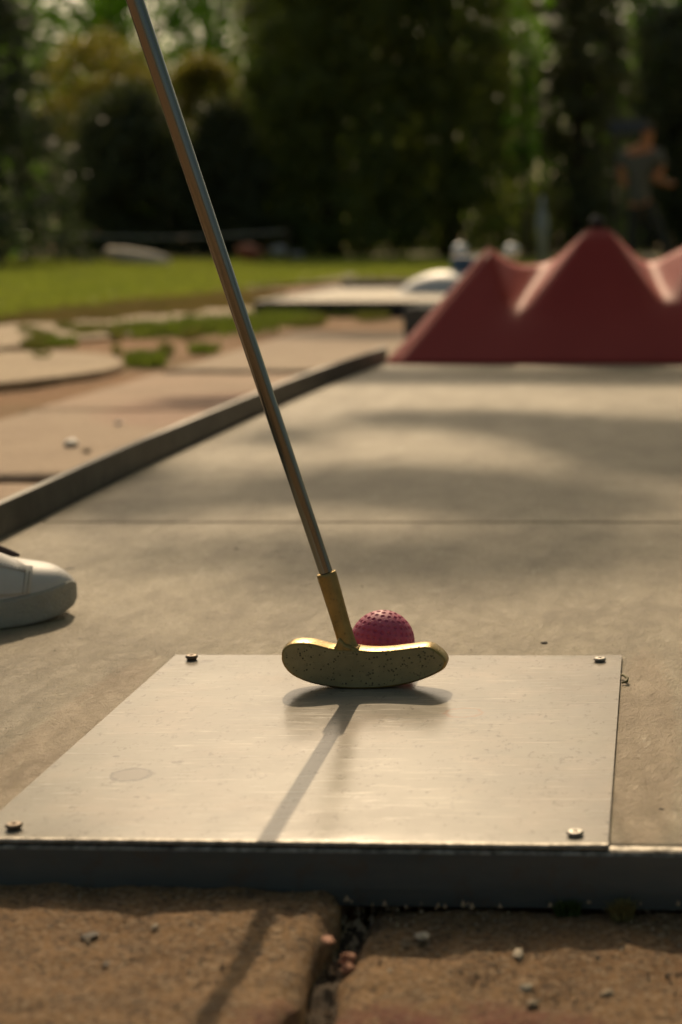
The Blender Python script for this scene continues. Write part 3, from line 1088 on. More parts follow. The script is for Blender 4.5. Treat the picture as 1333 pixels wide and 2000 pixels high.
# ------------------------------------------------------------------ small litter
def pebble(px, py, z, r, mat_, label, cat='pebble', flat=.6, name='pebble', stretch=1.0, group=None):
    c = gz(px, py, z)
    r *= .64 if -.035 < z < -.01 else 1
    import bmesh as bmm
    b = bmm.new()
    bmm.ops.create_icosphere(b, subdivisions=1 if r < .002 else 2, radius=r)
    sd_ = px * .01
    rot = Matrix.Rotation(px * .7, 3, 'Z')
    vs = []
    for v_ in b.verts:
        q = v_.co * (1 + .65 * noise.noise(v_.co / r * 1.3 + Vector((sd_, 0, 0))) + .3 * noise.noise(v_.co / r * 3 + Vector((sd_, 7, 0))))
        q.x *= stretch; q.z *= flat
        vs.append(rot @ q + Vector((c.x, c.y, z + r * flat * .7)))
    fs = [tuple(v_.index for v_ in fc_.verts) for fc_ in b.faces]
    b.free()
    o_ = mesh(name, vs, fs, M[mat_], None, smooth=False, loc=(c.x, c.y, z))
    return props(o_, label, cat, group)


ZL, ZR = -.0205, -.031
pebble(825, 1832, ZR, .0042, 'pebble_white', 'largest white pebble on the right paving stone, in the shade line of the lane', flat=.5, stretch=1.3)
pebble(303, 1812, ZL, .0026, 'pebble_white', 'small pale pebble on the left paving stone beside the shadow of the shaft')
pebble(172, 1842, ZL, .0024, 'pebble', 'grey pebble on the left paving stone just below the dark clod', flat=.7)
pebble(176, 1830, ZL, .0045, 'pebble_dark', 'dark clod of soil on the left paving stone near the left edge', 'clod', .35, 'soil_clod', 1.3)
pebble(206, 1886, ZL, .0030, 'pebble_dark', 'flat dark crumb on the left paving stone, lowest of the crumbs', 'clod', .4, 'soil_clod')
pebble(640, 1838, ZL - .001, .0042, 'chip', 'tan chip on the lip of the left paving stone at the joint', 'stone chip', .4, 'stone_chip', 1.7)
pebble(679, 1880, -.0355, .0036, 'chip', 'reddish chip sitting in the soil joint, the upper one', 'stone chip', .7, 'stone_chip')
pebble(678, 1898, -.0355, .0030, 'chip', 'reddish chip sitting in the soil joint just below another', 'stone chip', .7, 'stone_chip')
pebble(712, 1920, ZR - .002, .0034, 'pebble', 'tan pebble on the edge of the right paving stone beside the joint', flat=.6)
pebble(1012, 1866, ZR, .0040, 'pebble_white', 'pale jagged shell like fragment on the right paving stone below the lane', 'stone chip', .5, 'stone_chip', 1.6)
pebble(1215, 1860, ZR, .0026, 'pebble', 'small round tan pebble on the shade line of the right paving stone', flat=.9)
pebble(1168, 1876, ZR, .0022, 'pebble', 'tiny tan pebble on the right paving stone left of the round one', flat=.9)
pebble(1028, 1932, ZR, .0040, 'pebble_white', 'whitish pebble on the right paving stone above a grey one', flat=.55)
pebble(1042, 1962, ZR, .0046, 'pebble', 'broad greyish pebble on the reddish part of the right paving stone', flat=.4)
pebble(1186, 1942, ZR, .0038, 'pebble', 'flat grey pebble low on the right paving stone towards the right', flat=.4, stretch=1.4)
pebble(762, 1897, ZR, .0018, 'pebble_white', 'tiny white pebble on the right paving stone near the joint')
pebble(1064, 1257, 0, .0019, 'pebble_dark', 'small dark seed husk on the lane behind the tee plate', 'seed', .45, 'seed', 1.3)
pebble(708, 1146, 0, .0010, 'pebble_dark', 'dark speck of grit on the lane above the ball', 'grit', .4, 'grit_speck', 1.2)
pebble(1292, 1581, 0, .0011, 'pebble_dark', 'dark crumb on the lane right of the tee plate', 'grit', .3, 'grit_speck', 1.8)
pebble(136, 1111, 0, .0022, 'pebble_dark', 'short dark flake on the lane above the sneaker toe', 'grit', .15, 'grit_speck', 2.0)
pebble(462, 1072, 0, .0013, 'pebble_dark', 'dark speck on the lane left of the shaft near the board joint', 'grit', .4, 'grit_speck')
pebble(140, 872, -.04, .010, 'white_paint', 'white stone on the pink paving left of the rail', flat=.7)
pebble(170, 884, -.04, .006, 'pebble', 'smaller pale stone on the pink paving beside the white one', flat=.7)
pebble(232, 830, -.04, .006, 'white_paint', 'pale stone on the pink paving further from the camera, alone', flat=.7)

# curled dry blade at the plate's right edge
pp = [gz(1214, 1318, .0025), gz(1219, 1319, .0035), gz(1226, 1325, .0030), gz(1225, 1331, .0020), gz(1215, 1334, .0012)]
v, f = tube_geo(smooth3 := [Vector(a) for a in pp], [.0006, .0009, .0010, .0010, .0005], 8)
t = NT('dried_leaf'); t.set(Base_Color=(.16, .14, .05), Roughness=.7)
props(mesh('dry_leaf', v, f, t.m, None, smooth=True, loc=(pp[0].x, pp[0].y, 0)), 'curled dry olive leaf stem caught at the right edge of the tee plate', 'leaf')

# grit on the paving: uncountable
gv_, gf_ = [], []


def grit(n, x0, x1, y0, y1, z, r0, r1):
    for _ in range(n):
        x, y = random.uniform(x0, x1), random.uniform(y0, y1)
        r = random.uniform(r0, r1) * random.uniform(.5, 1)
        n0 = len(gv_)
        a0 = random.random() * 6
        gv_.append((x, y, z + r * 1.0))
        for k in range(5):
            a = a0 + k * 1.257
            gv_.append((x + r * math.cos(a) * random.uniform(.6, 1.2), y + r * math.sin(a) * random.uniform(.6, 1.2), z - .0012))
        for k in range(5): gf_.append((n0, n0 + 1 + k, n0 + 1 + (k + 1) % 5))


grit(1500, -.5, GAPX - .014, .55, .76, ZL, .0003, .0012)
grit(1500, GAPX + .014, .1, .55, .76, ZR, .0003, .0014)
grit(260, GAPX - .01, GAPX + .01, .55, .77, -.037, .0008, .0028)
grit(300, -.5, .1, .735, .77, ZL - .004, .0006, .0018)
props(mesh('paving_grit', gv_, gf_, simple('grit', (.30, .20, .12), (.50, .38, .26), 800, .9)), kind='stuff', label='fine grit scattered on the front paving stones', cat='grit')
gv_, gf_ = [], []
grit(420, -.55, .25, .8, 1.6, .0004, .0002, .0007)
props(mesh('lane_grit', gv_, gf_, simple('grit_dark', (.14, .10, .07), (.3, .22, .15), 800, .9)), kind='stuff', label='fine grit scattered on the lane boards', cat='grit')


# ------------------------------------------------------------------ grass
def blades(n, sampler, hmin, hmax, wdt, lean=.5, base=-.045):
    B = np.array([sampler() for _ in range(n)])
    h = RNG.uniform(hmin, hmax, n); a = RNG.uniform(0, 2 * math.pi, n); w_ = wdt * RNG.uniform(.6, 1.3, n)
    l = RNG.uniform(0, lean, n) * h; b = RNG.uniform(0, 2 * math.pi, n)
    z = np.full(n, base) if B.shape[1] == 2 else B[:, 2]
    dx, dy = np.cos(a) * w_, np.sin(a) * w_
    p0 = np.stack([B[:, 0] - dx, B[:, 1] - dy, z], -1)
    p1 = np.stack([B[:, 0] + dx, B[:, 1] + dy, z], -1)
    m0 = np.stack([B[:, 0] - dx * .7 + np.cos(b) * l * .35, B[:, 1] - dy * .7 + np.sin(b) * l * .35, z + h * .6], -1)
    m1 = np.stack([B[:, 0] + dx * .7 + np.cos(b) * l * .35, B[:, 1] + dy * .7 + np.sin(b) * l * .35, z + h * .6], -1)
    tp = np.stack([B[:, 0] + np.cos(b) * l, B[:, 1] + np.sin(b) * l, z + h], -1)
    V = np.stack([p0, p1, m1, m0, tp], 1).reshape(-1, 3)
    i = np.arange(n)[:, None] * 5
    F = [tuple(r) for r in (i + np.array([0, 1, 2, 3])).tolist()] + [tuple(r) for r in (i + np.array([3, 2, 4])).tolist()]
    return V, F


grass_m = mat_leaf('grass_blades', (.10, .18, .030), (.30, .25, .07), .38, (.34, .42, .05))
dry_m = mat_leaf('dry_grass_blades', (.20, .17, .06), (.27, .22, .09), .25, (.3, .24, .08))
weed_m = mat_leaf('weed_blades', (.05, .08, .02), (.08, .10, .03), .3)


def lawn_s():
    while True:
        y = random.uniform(5.6, 17.5) ** 1.0
        x = random.uniform(-1275, 400) / FPX * y
        lim = 628 - (x / y * FPX + CX) * .135
        py = 445 + (CAMH + .041) * FPX / y
        if (x / y * FPX + CX) > 700: lim = 546
        if py < lim + 3 * noise.noise((x * 2, y * 2, 0)) * 4: return (x, y)


V, F = blades(52000, lawn_s, .02, .055, .0035, .7, -.042)
props(mesh('lawn_grass', V, F, grass_m), kind='stuff', label='bright green lawn grass growing in front of the shrubs', cat='grass')


def strip_s():
    while True:
        px, py = random.uniform(-50, 560), random.uniform(575, 632)
        if abs(py - (628 - px * .085)) < 14 + 6 * noise.noise((px * .02, py * .1, 3)):
            g_ = gz(px, py, -.045)
            return (g_.x, g_.y)


V, F = blades(9000, strip_s, .01, .035, .003, .8, -.045)
props(mesh('dry_grass', V, F, dry_m), kind='stuff', label='thin yellowish dry grass between the lawn and the footpath', cat='grass')


def scatter_s():
    while True:
        px, py = random.uniform(-40, 760), random.uniform(598, 730)
        line = 668 - px * .085 + 18 * noise.noise((px * .013, 2, 0))
        if noise.noise((px * .02, py * .07, 8)) > .08 + abs(py - line) * .012:
            g_ = gz(px, py, -.05)
            if not (-1.18 < g_.x < .4 and g_.y < 5.6): return (g_.x, g_.y)


V, F = blades(7000, scatter_s, .008, .035, .003, .9, -.05)
props(mesh('scattered_grass', V, F, mat_leaf('scattered_blades', (.08, .12, .025), (.22, .19, .07), .3, (.22, .24, .04))), kind='stuff', label='sparse grass scattered over the bare earth left of the lane', cat='grass')
tuft_m = mat_leaf('tuft_blades', (.07, .12, .022), (.13, .15, .035), .35, (.20, .27, .03))


def tuft(px, py, rx, ry, n, h, label, mt=None, z=-.05, w=.003):
    c = gz(px, py, z)
    sc_ = (CAMH - z) / 1.0
    k = c.y / FPX

    def s():
        q = gz(px + max(-1.6, min(1.6, random.gauss(0, .8))) * rx, py + max(-1.5, min(1.5, random.gauss(0, .6))) * ry, z)
        return (q.x, q.y)
    V, F = blades(int(n * .55), s, h * .2, h * .85, w, .9, z)
    mt = mt or tuft_m
    V[:, 2] = np.maximum(V[:, 2], z)
    return props(mesh('grass_tuft', V, F, mt, None, loc=(c.x, c.y, z)), label, 'grass tuft')


tuft(300, 650, 48, 8, 1800, .055, 'green grass tuft on the near edge of the path, left of the shaft')
tuft(385, 644, 40, 9, 1700, .06, 'green grass tuft behind the shaft next to the path, second from the left')
tuft(470, 640, 45, 10, 1900, .06, 'wide green grass tuft right of the shaft at the path edge')
tuft(555, 628, 42, 8, 1700, .055, 'green grass tuft further right, between the path and the pink paving')
tuft(640, 612, 50, 6, 1600, .05, 'low green grass tuft beside the far lane, farthest right')
tuft(285, 708, 24, 6, 2200, .04, 'low green tuft on the orange earth at the rounded end of the concrete slab')
tuft(108, 672, 26, 5, 1200, .035, 'small green tuft between the footpath and the concrete slab')
tuft(400, 685, 18, 4, 900, .03, 'sparse green tuft on bare earth right of the concrete slab', z=-.052)
tuft(1110, 1790, 13, 2.5, 700, .010, 'dark green weed in the crevice under the front rail', weed_m, -.031, .0007)['kind'] = 'stuff'
tuft(1215, 1796, 11, 2.5, 1000, .012, 'dry brownish weed tuft under the front rail, right of the green one', dry_m, -.031, .0006)['kind'] = 'stuff'

# ------------------------------------------------------------------ foliage builders
def leaf_mesh(centres, sizes, flat=0.0):
    """centres (n,3), leaf = folded rhombus of 4 verts"""
    n = len(centres)
    d1 = RNG.normal(size=(n, 3)); d1[:, 2] *= (1 - flat); d1 /= np.linalg.norm(d1, axis=1)[:, None]
    r = RNG.normal(size=(n, 3)); d2 = np.cross(d1, r); d2 /= np.linalg.norm(d2, axis=1)[:, None]
    s = sizes[:, None]
    a = centres - d1 * s * .5; b = centres + d1 * s * .5
    c = centres + d2 * s * .28; d = centres - d2 * s * .28
    V = np.stack([a, c, b, d], 1).reshape(-1, 3)
    i = np.arange(n)[:, None] * 4
    return V, (i + np.array([0, 1, 2, 3]))


def clumps_to_leaves(cl, per, size):
    """cl: list of (centre, radius vec, density)"""
    out, sz = [], []
    for c, r, dn in cl:
        k = max(3, int(per * dn))
        q = RNG.normal(size=(k, 3))
        q /= np.maximum(np.linalg.norm(q, axis=1)[:, None], 1e-6)
        q *= (RNG.random(k) ** .45)[:, None]
        out.append(np.array(c) + q * np.array(r))
        sz.append(size * RNG.uniform(.6, 1.35, k))
    return np.concatenate(out), np.concatenate(sz)


def tree(name, label, cat, base, height, shape, mat_, nclump, clump_r, per, leaf, trunk_r=.08, group=None, trunk=True, z0=.05, seed=0):
    """shape(u)-> radius at relative height u; crown clumps fill the body, denser outside"""
    rnd = random.Random(seed)
    bx, by = base
    t_ = thing(name, label, cat, (bx, by, -.06), group)
    cl = []
    for _ in range(nclump):
        u = rnd.random() ** .9
        R = shape(u)
        a = rnd.uniform(0, 2 * math.pi)
        rr = R * math.sqrt(rnd.random()) * rnd.choice([1, 1, .95])
        ir = clump_r * rnd.uniform(.55, 1.35)
        z = -.06 + z0 + u * (height - z0)
        cl.append(((bx + rr * math.cos(a), by + rr * math.sin(a), z), (ir, ir, ir * rnd.uniform(.6, 1.1)), rnd.uniform(.5, 1.3)))
    C, S = clumps_to_leaves(cl, per, leaf)
    keep = C[:, 2] > -.03
    V, F = leaf_mesh(C[keep], S[keep])
    mesh('crown', V, F, mat_, t_)
    gs = []
    th_ = height * .8
    pts = [(bx, by, -.10)] + [(bx + .06 * trunk_r / .08 * noise.noise((k, seed, 0)), by + .06 * noise.noise((k, seed, 5)), -.06 + th_ * k / 7) for k in range(1, 8)]
    gs.append(tube_geo(pts, [trunk_r * (1.25 - k / 7.5) for k in range(8)], 10))
    for k in range(7):
        c, r, _ = cl[k * 3 % len(cl)]
        h0 = max(.1, min(th_ * .9, (c[2] + .06) * .6))
        p0 = Vector((bx, by, -.06 + h0)); p1 = Vector(c)
        gs.append(tube_geo([p0, (p0 + p1) / 2 + Vector((0, 0, .04 * height * .2)), p1], [trunk_r * .4, trunk_r * .25, trunk_r * .08], 6))
    v_, f_ = join_geo(*gs)
    mesh('trunk', v_, f_, M['bark'], t_, smooth=True)
    return t_


L_dark = mat_leaf('dark_evergreen_leaves', (.075, .092, .048), (.095, .112, .055), .22, (.12, .15, .04))
L_olive = mat_leaf('olive_leaves', (.095, .125, .045), (.13, .15, .055), .42, (.24, .31, .05))
L_grey = mat_leaf('grey_green_leaves', (.026, .046, .024), (.05, .075, .036), .12, (.16, .22, .08))
L_yel = mat_leaf('yellowing_leaves', (.10, .10, .025), (.14, .13, .03), .45, (.34, .31, .05))
L_green = mat_leaf('bright_green_leaves', (.055, .10, .018), (.08, .14, .025), .55, (.22, .46, .025), .28)
L_mid = mat_leaf('mid_green_leaves', (.075, .125, .03), (.10, .155, .04), .50, (.22, .42, .04))


def bx_(px, d): return (px - CX) / FPX * d


cone = lambda R, tip=.12: (lambda u: R * (1 - u) ** .75 + R * tip)
dome = lambda R: (lambda u: R * math.sqrt(max(0.0, 1 - max(0, (u - .45) / .56) ** 2)) * (1 - .12 * math.cos(u * 7)))
col_ = lambda R: (lambda u: R * (1 - .5 * u ** 4))

tree('conifer', 'tall grey green conifer at the left edge of the picture, its right side sunlit', 'conifer', (bx_(-75, 14), 14.2), 3.5, cone(.96), L_grey, 900, .13, 56, .055, .07, seed=1)
tree('dark_shrub', 'broad near black evergreen shrub behind the pale log', 'shrub', (bx_(265, 18), 18.3), 1.72, dome(.74), L_dark, 380, .20, 70, .065, .05, seed=2)
tree('dark_shrub', 'narrower near black evergreen shrub right behind the shaft', 'shrub', (bx_(430, 18), 18.5), 1.60, dome(.46), L_dark, 280, .17, 70, .06, .05, seed=3)
tree('yellow_shrub', 'yellowing shrub rising behind the broad dark shrub', 'shrub', (bx_(225, 19.8), 20.0), 2.45, dome(.72), L_yel, 130, .22, 46, .075, .04, z0=1.2, seed=4)
tree('yellow_shrub', 'yellowing shrub right of the shaft above the narrower dark shrub', 'shrub', (bx_(405, 20), 20.3), 2.25, dome(.46), L_yel, 100, .19, 46, .075, .04, z0=1.2, seed=5)
tree('evergreen_tree', 'wide dark olive evergreen filling the middle of the background', 'tree', (bx_(650, 19), 19.3), 3.9, col_(.98), L_olive, 620, .27, 58, .085, .10, seed=6)
tree('evergreen_tree', 'dark olive evergreen right of the wide one, behind the silver knobs', 'tree', (bx_(870, 19.5), 20.2), 4.2, col_(1.05), L_olive, 620, .29, 56, .09, .11, seed=7)
tree('dark_cypress', 'tall almost black cypress behind the dark peak of the red obstacle', 'cypress', (bx_(1125, 20), 21.0), 4.8, col_(.62), L_dark, 420, .25, 60, .08, .09, seed=8)
tree('dark_cypress', 'tall almost black cypress behind the person at the right edge', 'cypress', (bx_(1340, 24), 24.5), 3.4, col_(.85), L_dark, 420, .30, 60, .085, .12, seed=9)
tree('dark_cypress', 'tall almost black cypress standing above the reddish rock', 'cypress', (bx_(560, 22), 22.5), 5.2, col_(.52), L_dark, 320, .26, 60, .09, .10, seed=10)
tree('leafy_tree', 'mid green tree rising behind the person at the right edge', 'tree', (bx_(1260, 26), 27.0), 5.6, col_(1.3), L_mid, 380, .40, 48, .11, .14, seed=12)
tree('light_green_tree', 'slender bright green sapling glinting between the two dark trees at the right', 'tree', (bx_(1030, 17.5), 17.6), 3.4, lambda u: .10 + .20 * u, L_green, 75, .12, 24, .06, .03, seed=13, z0=.6)
far_rows = [(-180, 27, 5.4, 1.8), (60, 28, 5.2, 1.6), (250, 27, 4.9, 1.5), (430, 29, 5.4, 1.6), (620, 30, 5.6, 1.6), (800, 29, 4.9, 1.6), (1000, 30, 6.4, 1.8), (1180, 32, 6.8, 2.0), (1420, 32, 6.8, 2.1), (1750, 30, 6.4, 2.3), (-600, 27, 5.9, 2.3)]
far_lab = ['bright leafy tree behind the conifer at the far left', 'bright leafy tree in the upper left corner with sky glints', 'bright green tree above the yellowing shrub', 'bright green tree at the top just right of the shaft', 'tall leafy tree at the top centre with patches of sky',
           'leafy tree with sky glints at the top right of centre', 'tall green tree above the silver knobs', 'tall green tree above the black knob', 'large green tree in the upper right corner', 'green tree beyond the right edge of the view', 'green tree beyond the left edge of the view']
for i, (px, d, hh, R) in enumerate(far_rows):
    tree('broadleaf_tree', far_lab[i], 'tree', (bx_(px, d), d), hh, (lambda R_: (lambda u: R_ * (.75 + .35 * math.sin(u * 3.0))))(R), [L_green, L_mid][i % 2 if i < 6 else 1], 330, .42, 44, .11, .15, group='leafy trees in the back row', seed=30 + i)
# distant wood closing the view
cl = []
for k in range(1400):
    x = random.uniform(-38, 22); y = random.uniform(44, 50)
    top = 5.0 + 1.6 * noise.noise((x * .25, 0, 0)) + .8 * noise.noise((x * .9, 3, 0))
    cl.append(((x, y, random.random() * top), (.9, .7, .7), random.uniform(.5, 1.2)))
C, S = clumps_to_leaves(cl, 34, .22)
V, F = leaf_mesh(C, S)
props(mesh('distant_wood', V, F, L_mid), kind='stuff', label='distant wood closing the background behind the trees', cat='wood')

# the wood goes on round the playing ground, beside and behind the camera
cl = []
for k in range(1500):
    a = random.uniform(math.radians(24), math.radians(336))       # clockwise from straight ahead
    R_w = random.uniform(15, 19)
    x, y = R_w * math.sin(a), 4 + R_w * math.cos(a)
    cl.append(((x, y, random.random() ** .8 * (9.5 + 1.6 * noise.noise((x * .25, y * .25, 0)))), (.9, .9, .7), random.uniform(.6, 1.2)))
C, S = clumps_to_leaves(cl, 26, .30)
V, F = leaf_mesh(C, S)
props(mesh('surrounding_wood', V, F, L_mid), kind='stuff', label='wood round the playing ground beside and behind the viewer', cat='wood')

# overhanging tree, trunk out of view on the right: its boughs throw the soft shade on the lane
ot = thing('overhanging_tree', 'tall tree beyond the right edge whose boughs hang over the lane', 'tree', (2.9, 9.0, -.06))
cl = []


def shade(px, py, rx, ry, dens, h=6.6):
    """bough whose shade falls round the lane point; rx, ry half extents in metres"""
    g_ = gz(px, py)
    t_ = h / -LDIR.z
    c = g_ - LDIR * t_
    cl.append(((c.x, c.y, c.z), (rx, ry, .10), dens))


for q in [(1200, 735, .42, .17, 2.2), (860, 733, .30, .16, 1.6), (690, 733, .16, .13, .8), (1290, 842, .22, .12, 1.1), (1100, 832, .20, .08, .9), (900, 818, .20, .05, .7), (1330, 900, .14, .12, 1.1), (1200, 870, .14, .07, .8),
          (760, 945, .20, .05, .8), (930, 965, .18, .045, .7), (1100, 985, .15, .04, .35), (600, 960, .12, .04, .3), (560, 850, .07, .08, .15), (1000, 1075, .32, .07, .30), (700, 1090, .25, .06, .22), (260, 985, .12, .03, .2), (500, 735, .22, .05, .7), (740, 622, .45, .35, 1.5), (20, 930, .25, .05, .5)]:
    shade(*q)
base_cl = list(cl)
C1, S1 = clumps_to_leaves(base_cl, 640, .055)
cl = []
for k in range(420):
    z_ = random.uniform(3.9, 6.4)
    cl.append(((random.uniform(-.25, 5.2) + (z_ - 3.9) * -.28, 6.2 + z_ * .3 + random.uniform(-.6, 6.0), z_), (.45, .45, .3), 1))
for k in range(300):
    cl.append(((random.uniform(1.0, 5.0), random.uniform(-3, 6.2), random.uniform(2.9, 5.6)), (.45, .45, .3), 1))
C2, S2_ = clumps_to_leaves(cl, 60, .11)
V, F = leaf_mesh(np.concatenate([C1, C2]), np.concatenate([S1, S2_]), .3)
mesh('crown', V, F, L_mid, ot)
gs = [tube_geo([(2.9, 9, -.1), (2.95, 9.05, 1.2), (2.85, 9.1, 2.6), (2.9, 9.2, 4.8), (3.0, 9.3, 8.0)], [.22, .18, .16, .12, .04], 14)]
for c, r, dn in base_cl:
    c = Vector(c)
    gs.append(tube_geo([(2.88, 9.2, 4.6), (1.2, 9.9, 6.2), (c.x + .3, c.y + .15, c.z + .02), tuple(c)], [.05, .022, .008, .004], 6))
v, f = join_geo(*gs)
mesh('trunk', v, f, M['bark'], ot, smooth=True)

# ------------------------------------------------------------------ things far back
# far lane lying crosswise
fl_ = thing('far_minigolf_lane', 'low pale minigolf lane lying crosswise in front of the lawn, dark along its edge', 'minigolf lane', (-.4, 7.3, -.04))
v, f = box_geo(-1.50, .9, 6.55, 8.2, -.02, .0)
bevel(mesh('board', v, f, M['board'], fl_), .002)
v, f = box_geo(-1.53, .93, 6.52, 6.545, -.05, .004)
mesh('rail', v, f, M['black'], fl_)
v, f = box_geo(-1.53, -1.505, 6.548, 8.2, -.05, .004)
mesh('rail', v, f, M['black'], fl_)
v, f = box_geo(-1.50, .90, 8.203, 8.235, -.05, .03)
mesh('rail', v, f, M['frame'], fl_)
# white hump with blue block and two bright knobs on it
wo = thing('white_obstacle', 'white rounded obstacle with a blue box on top standing on the far lane', 'obstacle', (gz(880, 560).x, 7.6, 0))
c = gz(885, 563)
v, f = [], []
for i in range(17):
    for j in range(9):
        s, t_ = i / 16, j / 8
        z = .095 * math.sin(math.pi * min(1, max(0, s))) ** .55 * math.sin(math.pi * t_) ** .5
        v.append((c.x - .17 + .40 * s, 7.4 + .35 * t_, z))
for i in range(16):
    for j in range(8): f.append((i * 9 + j, (i + 1) * 9 + j, (i + 1) * 9 + j + 1, i * 9 + j + 1))
mesh('hump', v, f, M['white_paint'], wo, smooth=True)
a = gy(882, 522, 7.62); b = gy(925, 500, 7.62)
v, f = box_geo(a.x, b.x, 7.60, 7.72, .085, b.z)
bevel(mesh('blue_box', v, f, M['blue_paint'], wo), .01)
a = gy(925, 524, 7.66); b = gy(985, 500, 7.66)
v, f = box_geo(a.x + .002, b.x, 7.62, 7.72, .08, b.z)
bevel(mesh('grey_box', v, f, M['white_paint'], wo), .012)
for px, py, lab in ((899, 490, 'left one of two shining metal knobs'), (1000, 491, 'right one of two shining metal knobs')):
    c = gy(px, py, 7.7)
    k_ = thing('metal_knob', ('shining metal ball on a thin post above the white obstacle' if px < 950 else 'shining metal ball on a thin post between two red peaks'), 'metal ball', (c.x, c.y, 0))
    n_ = 10
    v, f = lathe_geo((c.x, c.y, c.z), [(.034 * math.sin(math.pi * (i + .4) / 10.8), -.034 * math.cos(math.pi * (i + .4) / 10.8)) for i in range(11)], 24)
    mesh('ball', v, f, M['chrome'], k_, smooth=True)
    v, f = tube_geo([(c.x, c.y, -.0), (c.x, c.y, c.z - .03)], .006, 8)
    mesh('post', v, f, M['frame'], k_)
# block in the shade beside the red obstacle
a = gz(788, 662, -.05); b = gz(850, 662, -.05)
v, f = box_geo(a.x, b.x, a.y, a.y + .3, -.05, .045)
props(bevel(mesh('stone_block', v, f, simple('dark_grey_block', (.10, .10, .09), (.15, .15, .13), 20, .9), None, loc=((a.x + b.x) / 2, a.y, -.05)), .01), 'low dark grey block on the ground at the left foot of the red obstacle', 'block')
# pale log on the lawn
p0, p1 = gz(212, 512, -.03), gz(330, 521, -.03)
q0, q1 = gy(212, 496, 14.6), gy(322, 512, 14.3)
v, f = tube_geo([q0 + Vector((-.03, 0, .01)), q0, q0.lerp(q1, .3), q0.lerp(q1, .75), q1, q1 + Vector((.04, 0, -.005))], [.03, .058, .072, .070, .052, .028], 14)
props(mesh('pale_log', v, f, M['birch'], None, smooth=True, loc=(q0.x, 14.5, -.04)), 'pale bare log lying at the far edge of the lawn', 'log')


def boulder(px, py, d, r, mat_, label, cat, name, flat=.6):
    c = gy(px, py, d)
    b = bmesh.new(); bmesh.ops.create_icosphere(b, subdivisions=3, radius=r)
    vs = []
    for v_ in b.verts:
        q = v_.co * (1 + .3 * noise.noise(v_.co / r + Vector((px, 0, 0))))
        vs.append((c.x + q.x * 1.35, c.y + q.y, max(-.06, c.z + q.z * flat)))
    fs = [tuple(v_.index for v_ in fc_.verts) for fc_ in b.faces]; b.free()
    return props(mesh(name, vs, fs, mat_, None, smooth=True, loc=(c.x, c.y, -.05)), label, cat)


boulder(488, 492, 15.6, .085, simple('terracotta', (.30, .10, .06), (.38, .15, .09), 10, .8), 'reddish rounded rock at the far edge of the lawn', 'rock', 'red_rock', .85)
boulder(545, 490, 15.8, .055, simple('grey_rock', (.34, .35, .35), (.42, .43, .43), 10, .8), 'pale grey rock beside the reddish one', 'rock', 'grey_rock', .9)
boulder(580, 500, 15.9, .050, simple('grey_rock_dark', (.22, .22, .22), (.3, .3, .3), 10, .8), 'small darker grey rock right of the pale one', 'rock', 'grey_rock', .8)
boulder(1268, 507, 13.0, .05, simple('tan_rock', (.30, .24, .17), (.38, .31, .23), 10, .8), 'small tan rock on the grass between the red peaks at the right', 'rock', 'tan_rock', .6)
# thin barrier rope in front of the dark shrubs
a = gy(110, 459, 16.6); b = gy(560, 452, 16.6)
rp = thing('rope_fence', 'thin grey rope strung low in front of the dark shrubs', 'rope fence', (a.x, 14, -.05))
pts = [a.lerp(b, k / 16) + Vector((0, 0, -.04 * math.sin(math.pi * k / 16))) for k in range(17)]
v, f = tube_geo(pts, .011, 8)
mesh('rope', v, f, M['rope'], rp, smooth=True)
for q in (a, b):
    v, f = tube_geo([(q.x, q.y, -.06), (q.x, q.y, q.z + .05)], .02, 10)
    mesh('post', v, f, M['bark'], rp)
# pale blue post
a = gy(1060, 440, 13.5)
v, f = lathe_geo((a.x, 13.5, -.05), [(.035, 0), (.035, .26), (.045, .28), (.05, .36), (.042, .42), (.02, .50), (.016, .58)], 16)
props(mesh('pale_blue_post', v, f, simple('pale_blue', (.22, .27, .33), (.28, .33, .4), 10, .6), None, smooth=True, loc=(a.x, 13.5, -.05)), 'short pale blue bottle shaped post behind the left slope of the tallest red peak', 'post')

# distant person at the stand, right edge
DP = 17.0
pc_ = lambda px, py, d=DP: gy(px, py, d)
per = thing('person', 'distant person in a grey shirt at the right edge, one bare forearm held out', 'person', (pc_(1255, 500).x, DP, -.05))


def skin_body(name, joints, edges, mat_, parent, root=0):
    me = bpy.data.meshes.new(name)
    org = origin_of(parent)
    me.from_pydata([tuple(Vector(j[0]) - org) for j in joints], edges, [])
    o_ = bpy.data.objects.new(name, me); COL.objects.link(o_); o_.parent = parent
    me.materials.append(mat_)
    sk = o_.modifiers.new('skin', 'SKIN')
    lay = me.skin_vertices[0] if me.skin_vertices else None
    if lay is None:
        bm2 = bmesh.new(); bm2.from_mesh(me); bm2.verts.layers.skin.verify(); bm2.to_mesh(me); bm2.free(); lay = me.skin_vertices[0]
    for i, j in enumerate(joints):
        lay.data[i].radius = (j[1], j[1])
        lay.data[i].use_root = (i == root)
    sb2 = o_.modifiers.new('sub', 'SUBSURF'); sb2.levels = 2; sb2.render_levels = 2
    return o_


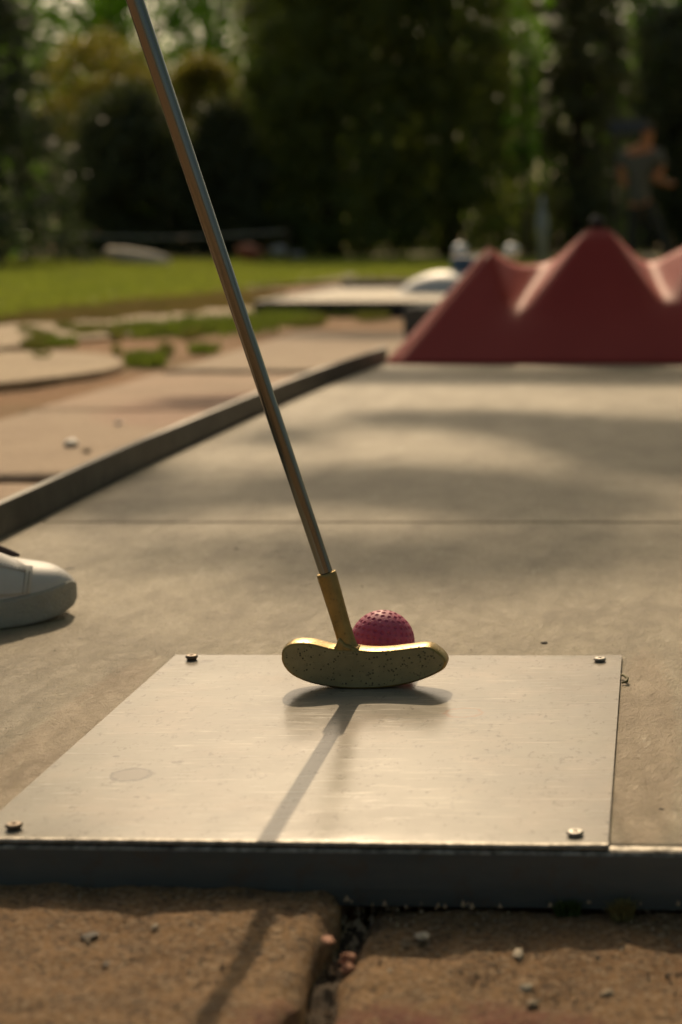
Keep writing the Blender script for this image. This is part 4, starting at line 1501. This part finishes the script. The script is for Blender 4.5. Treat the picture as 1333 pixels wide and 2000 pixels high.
skin_m = simple('skin', (.55, .22, .09), (.62, .26, .12), 10, .5)
shirt_m = simple('grey_shirt', (.13, .13, .115), (.18, .18, .16), 10, .9)
trou_m = simple('dark_trousers', (.045, .045, .04), (.065, .063, .055), 10, .9)
k = DP / FPX
cx0 = pc_(1250, 400)
X = lambda px: (px - CX) * k
Z = lambda py: CAMH + (445 - py) * k
J = [((X(1250), DP, Z(395)), .085), ((X(1248), DP, Z(350)), .095), ((X(1252), DP, Z(308)), .10), ((X(1262), DP, Z(290)), .04), ((X(1266), DP, Z(272)), .062), ((X(1268), DP - .02, Z(258)), .05),
     ((X(1222), DP, Z(306)), .055), ((X(1214), DP - .02, Z(338)), .042), ((X(1222), DP - .1, Z(368)), .032), ((X(1285), DP, Z(306)), .055), ((X(1293), DP, Z(335)), .042), ((X(1276), DP - .10, Z(352)), .036), ((X(1305), DP - .14, Z(362)), .027), ((X(1318), DP - .15, Z(362)), .022),
     ((X(1240), DP, Z(420)), .07), ((X(1236), DP, Z(460)), .05), ((X(1234), DP, Z(503)), .035), ((X(1234), DP - .09, Z(507)), .028), ((X(1272), DP, Z(420)), .07), ((X(1290), DP, Z(455)), .05), ((X(1308), DP, Z(503)), .035), ((X(1308), DP - .09, Z(507)), .028)]
E_ = [(0, 1), (1, 2), (2, 3), (3, 4), (4, 5), (2, 6), (6, 7), (7, 8), (2, 9), (9, 10), (10, 11), (11, 12), (12, 13), (0, 14), (14, 15), (15, 16), (16, 17), (0, 18), (18, 19), (19, 20), (20, 21)]
skin_body('body', J, E_, skin_m, per, 0)
JS = [((X(1250), DP, Z(408)), .118), ((X(1248), DP, Z(350)), .112), ((X(1252), DP, Z(308)), .115), ((X(1220), DP, Z(306)), .07), ((X(1214), DP - .02, Z(334)), .058), ((X(1286), DP, Z(306)), .07), ((X(1294), DP, Z(332)), .058)]
skin_body('shirt', JS, [(0, 1), (1, 2), (2, 3), (3, 4), (2, 5), (5, 6)], shirt_m, per, 0)
JT = [((X(1251), DP, Z(385)), .108)] + [(J[i][0], J[i][1] + .014) for i in (14, 15, 16, 18, 19, 20)]
skin_body('trousers', JT, [(0, 1), (1, 2), (2, 3), (0, 4), (4, 5), (5, 6)], trou_m, per, 0)
v, f = lathe_geo((X(1267), DP + .005, Z(262)), [(.056, -.01), (.062, .02), (.055, .05), (.035, .068), (.01, .074)], 16)
mesh('hair', v, f, M['pebble_dark'], per, smooth=True)
# dark blue board on a post behind the person
sg = thing('information_board', 'dark blue flat board on a post above and left of the distant person', 'board', (X(1225) * 1.06, DP * 1.06, -.05))
v, f = box_geo(bx_(1192, 18), bx_(1268, 18), 18.0, 18.04, CAMH + (445 - 268) * 18 / FPX, CAMH + (445 - 243) * 18 / FPX)
bevel(mesh('board', v, f, simple('slate_blue', (.055, .075, .11), (.07, .09, .13), 5, .6), sg), .008)
for px in (1200, 1262):
    v, f = tube_geo([(bx_(px, 18), 18.06, -.06), (bx_(px, 18), 18.06, CAMH + (445 - 246) * 18 / FPX)], .022, 10)
    mesh('post', v, f, M['black'], sg)
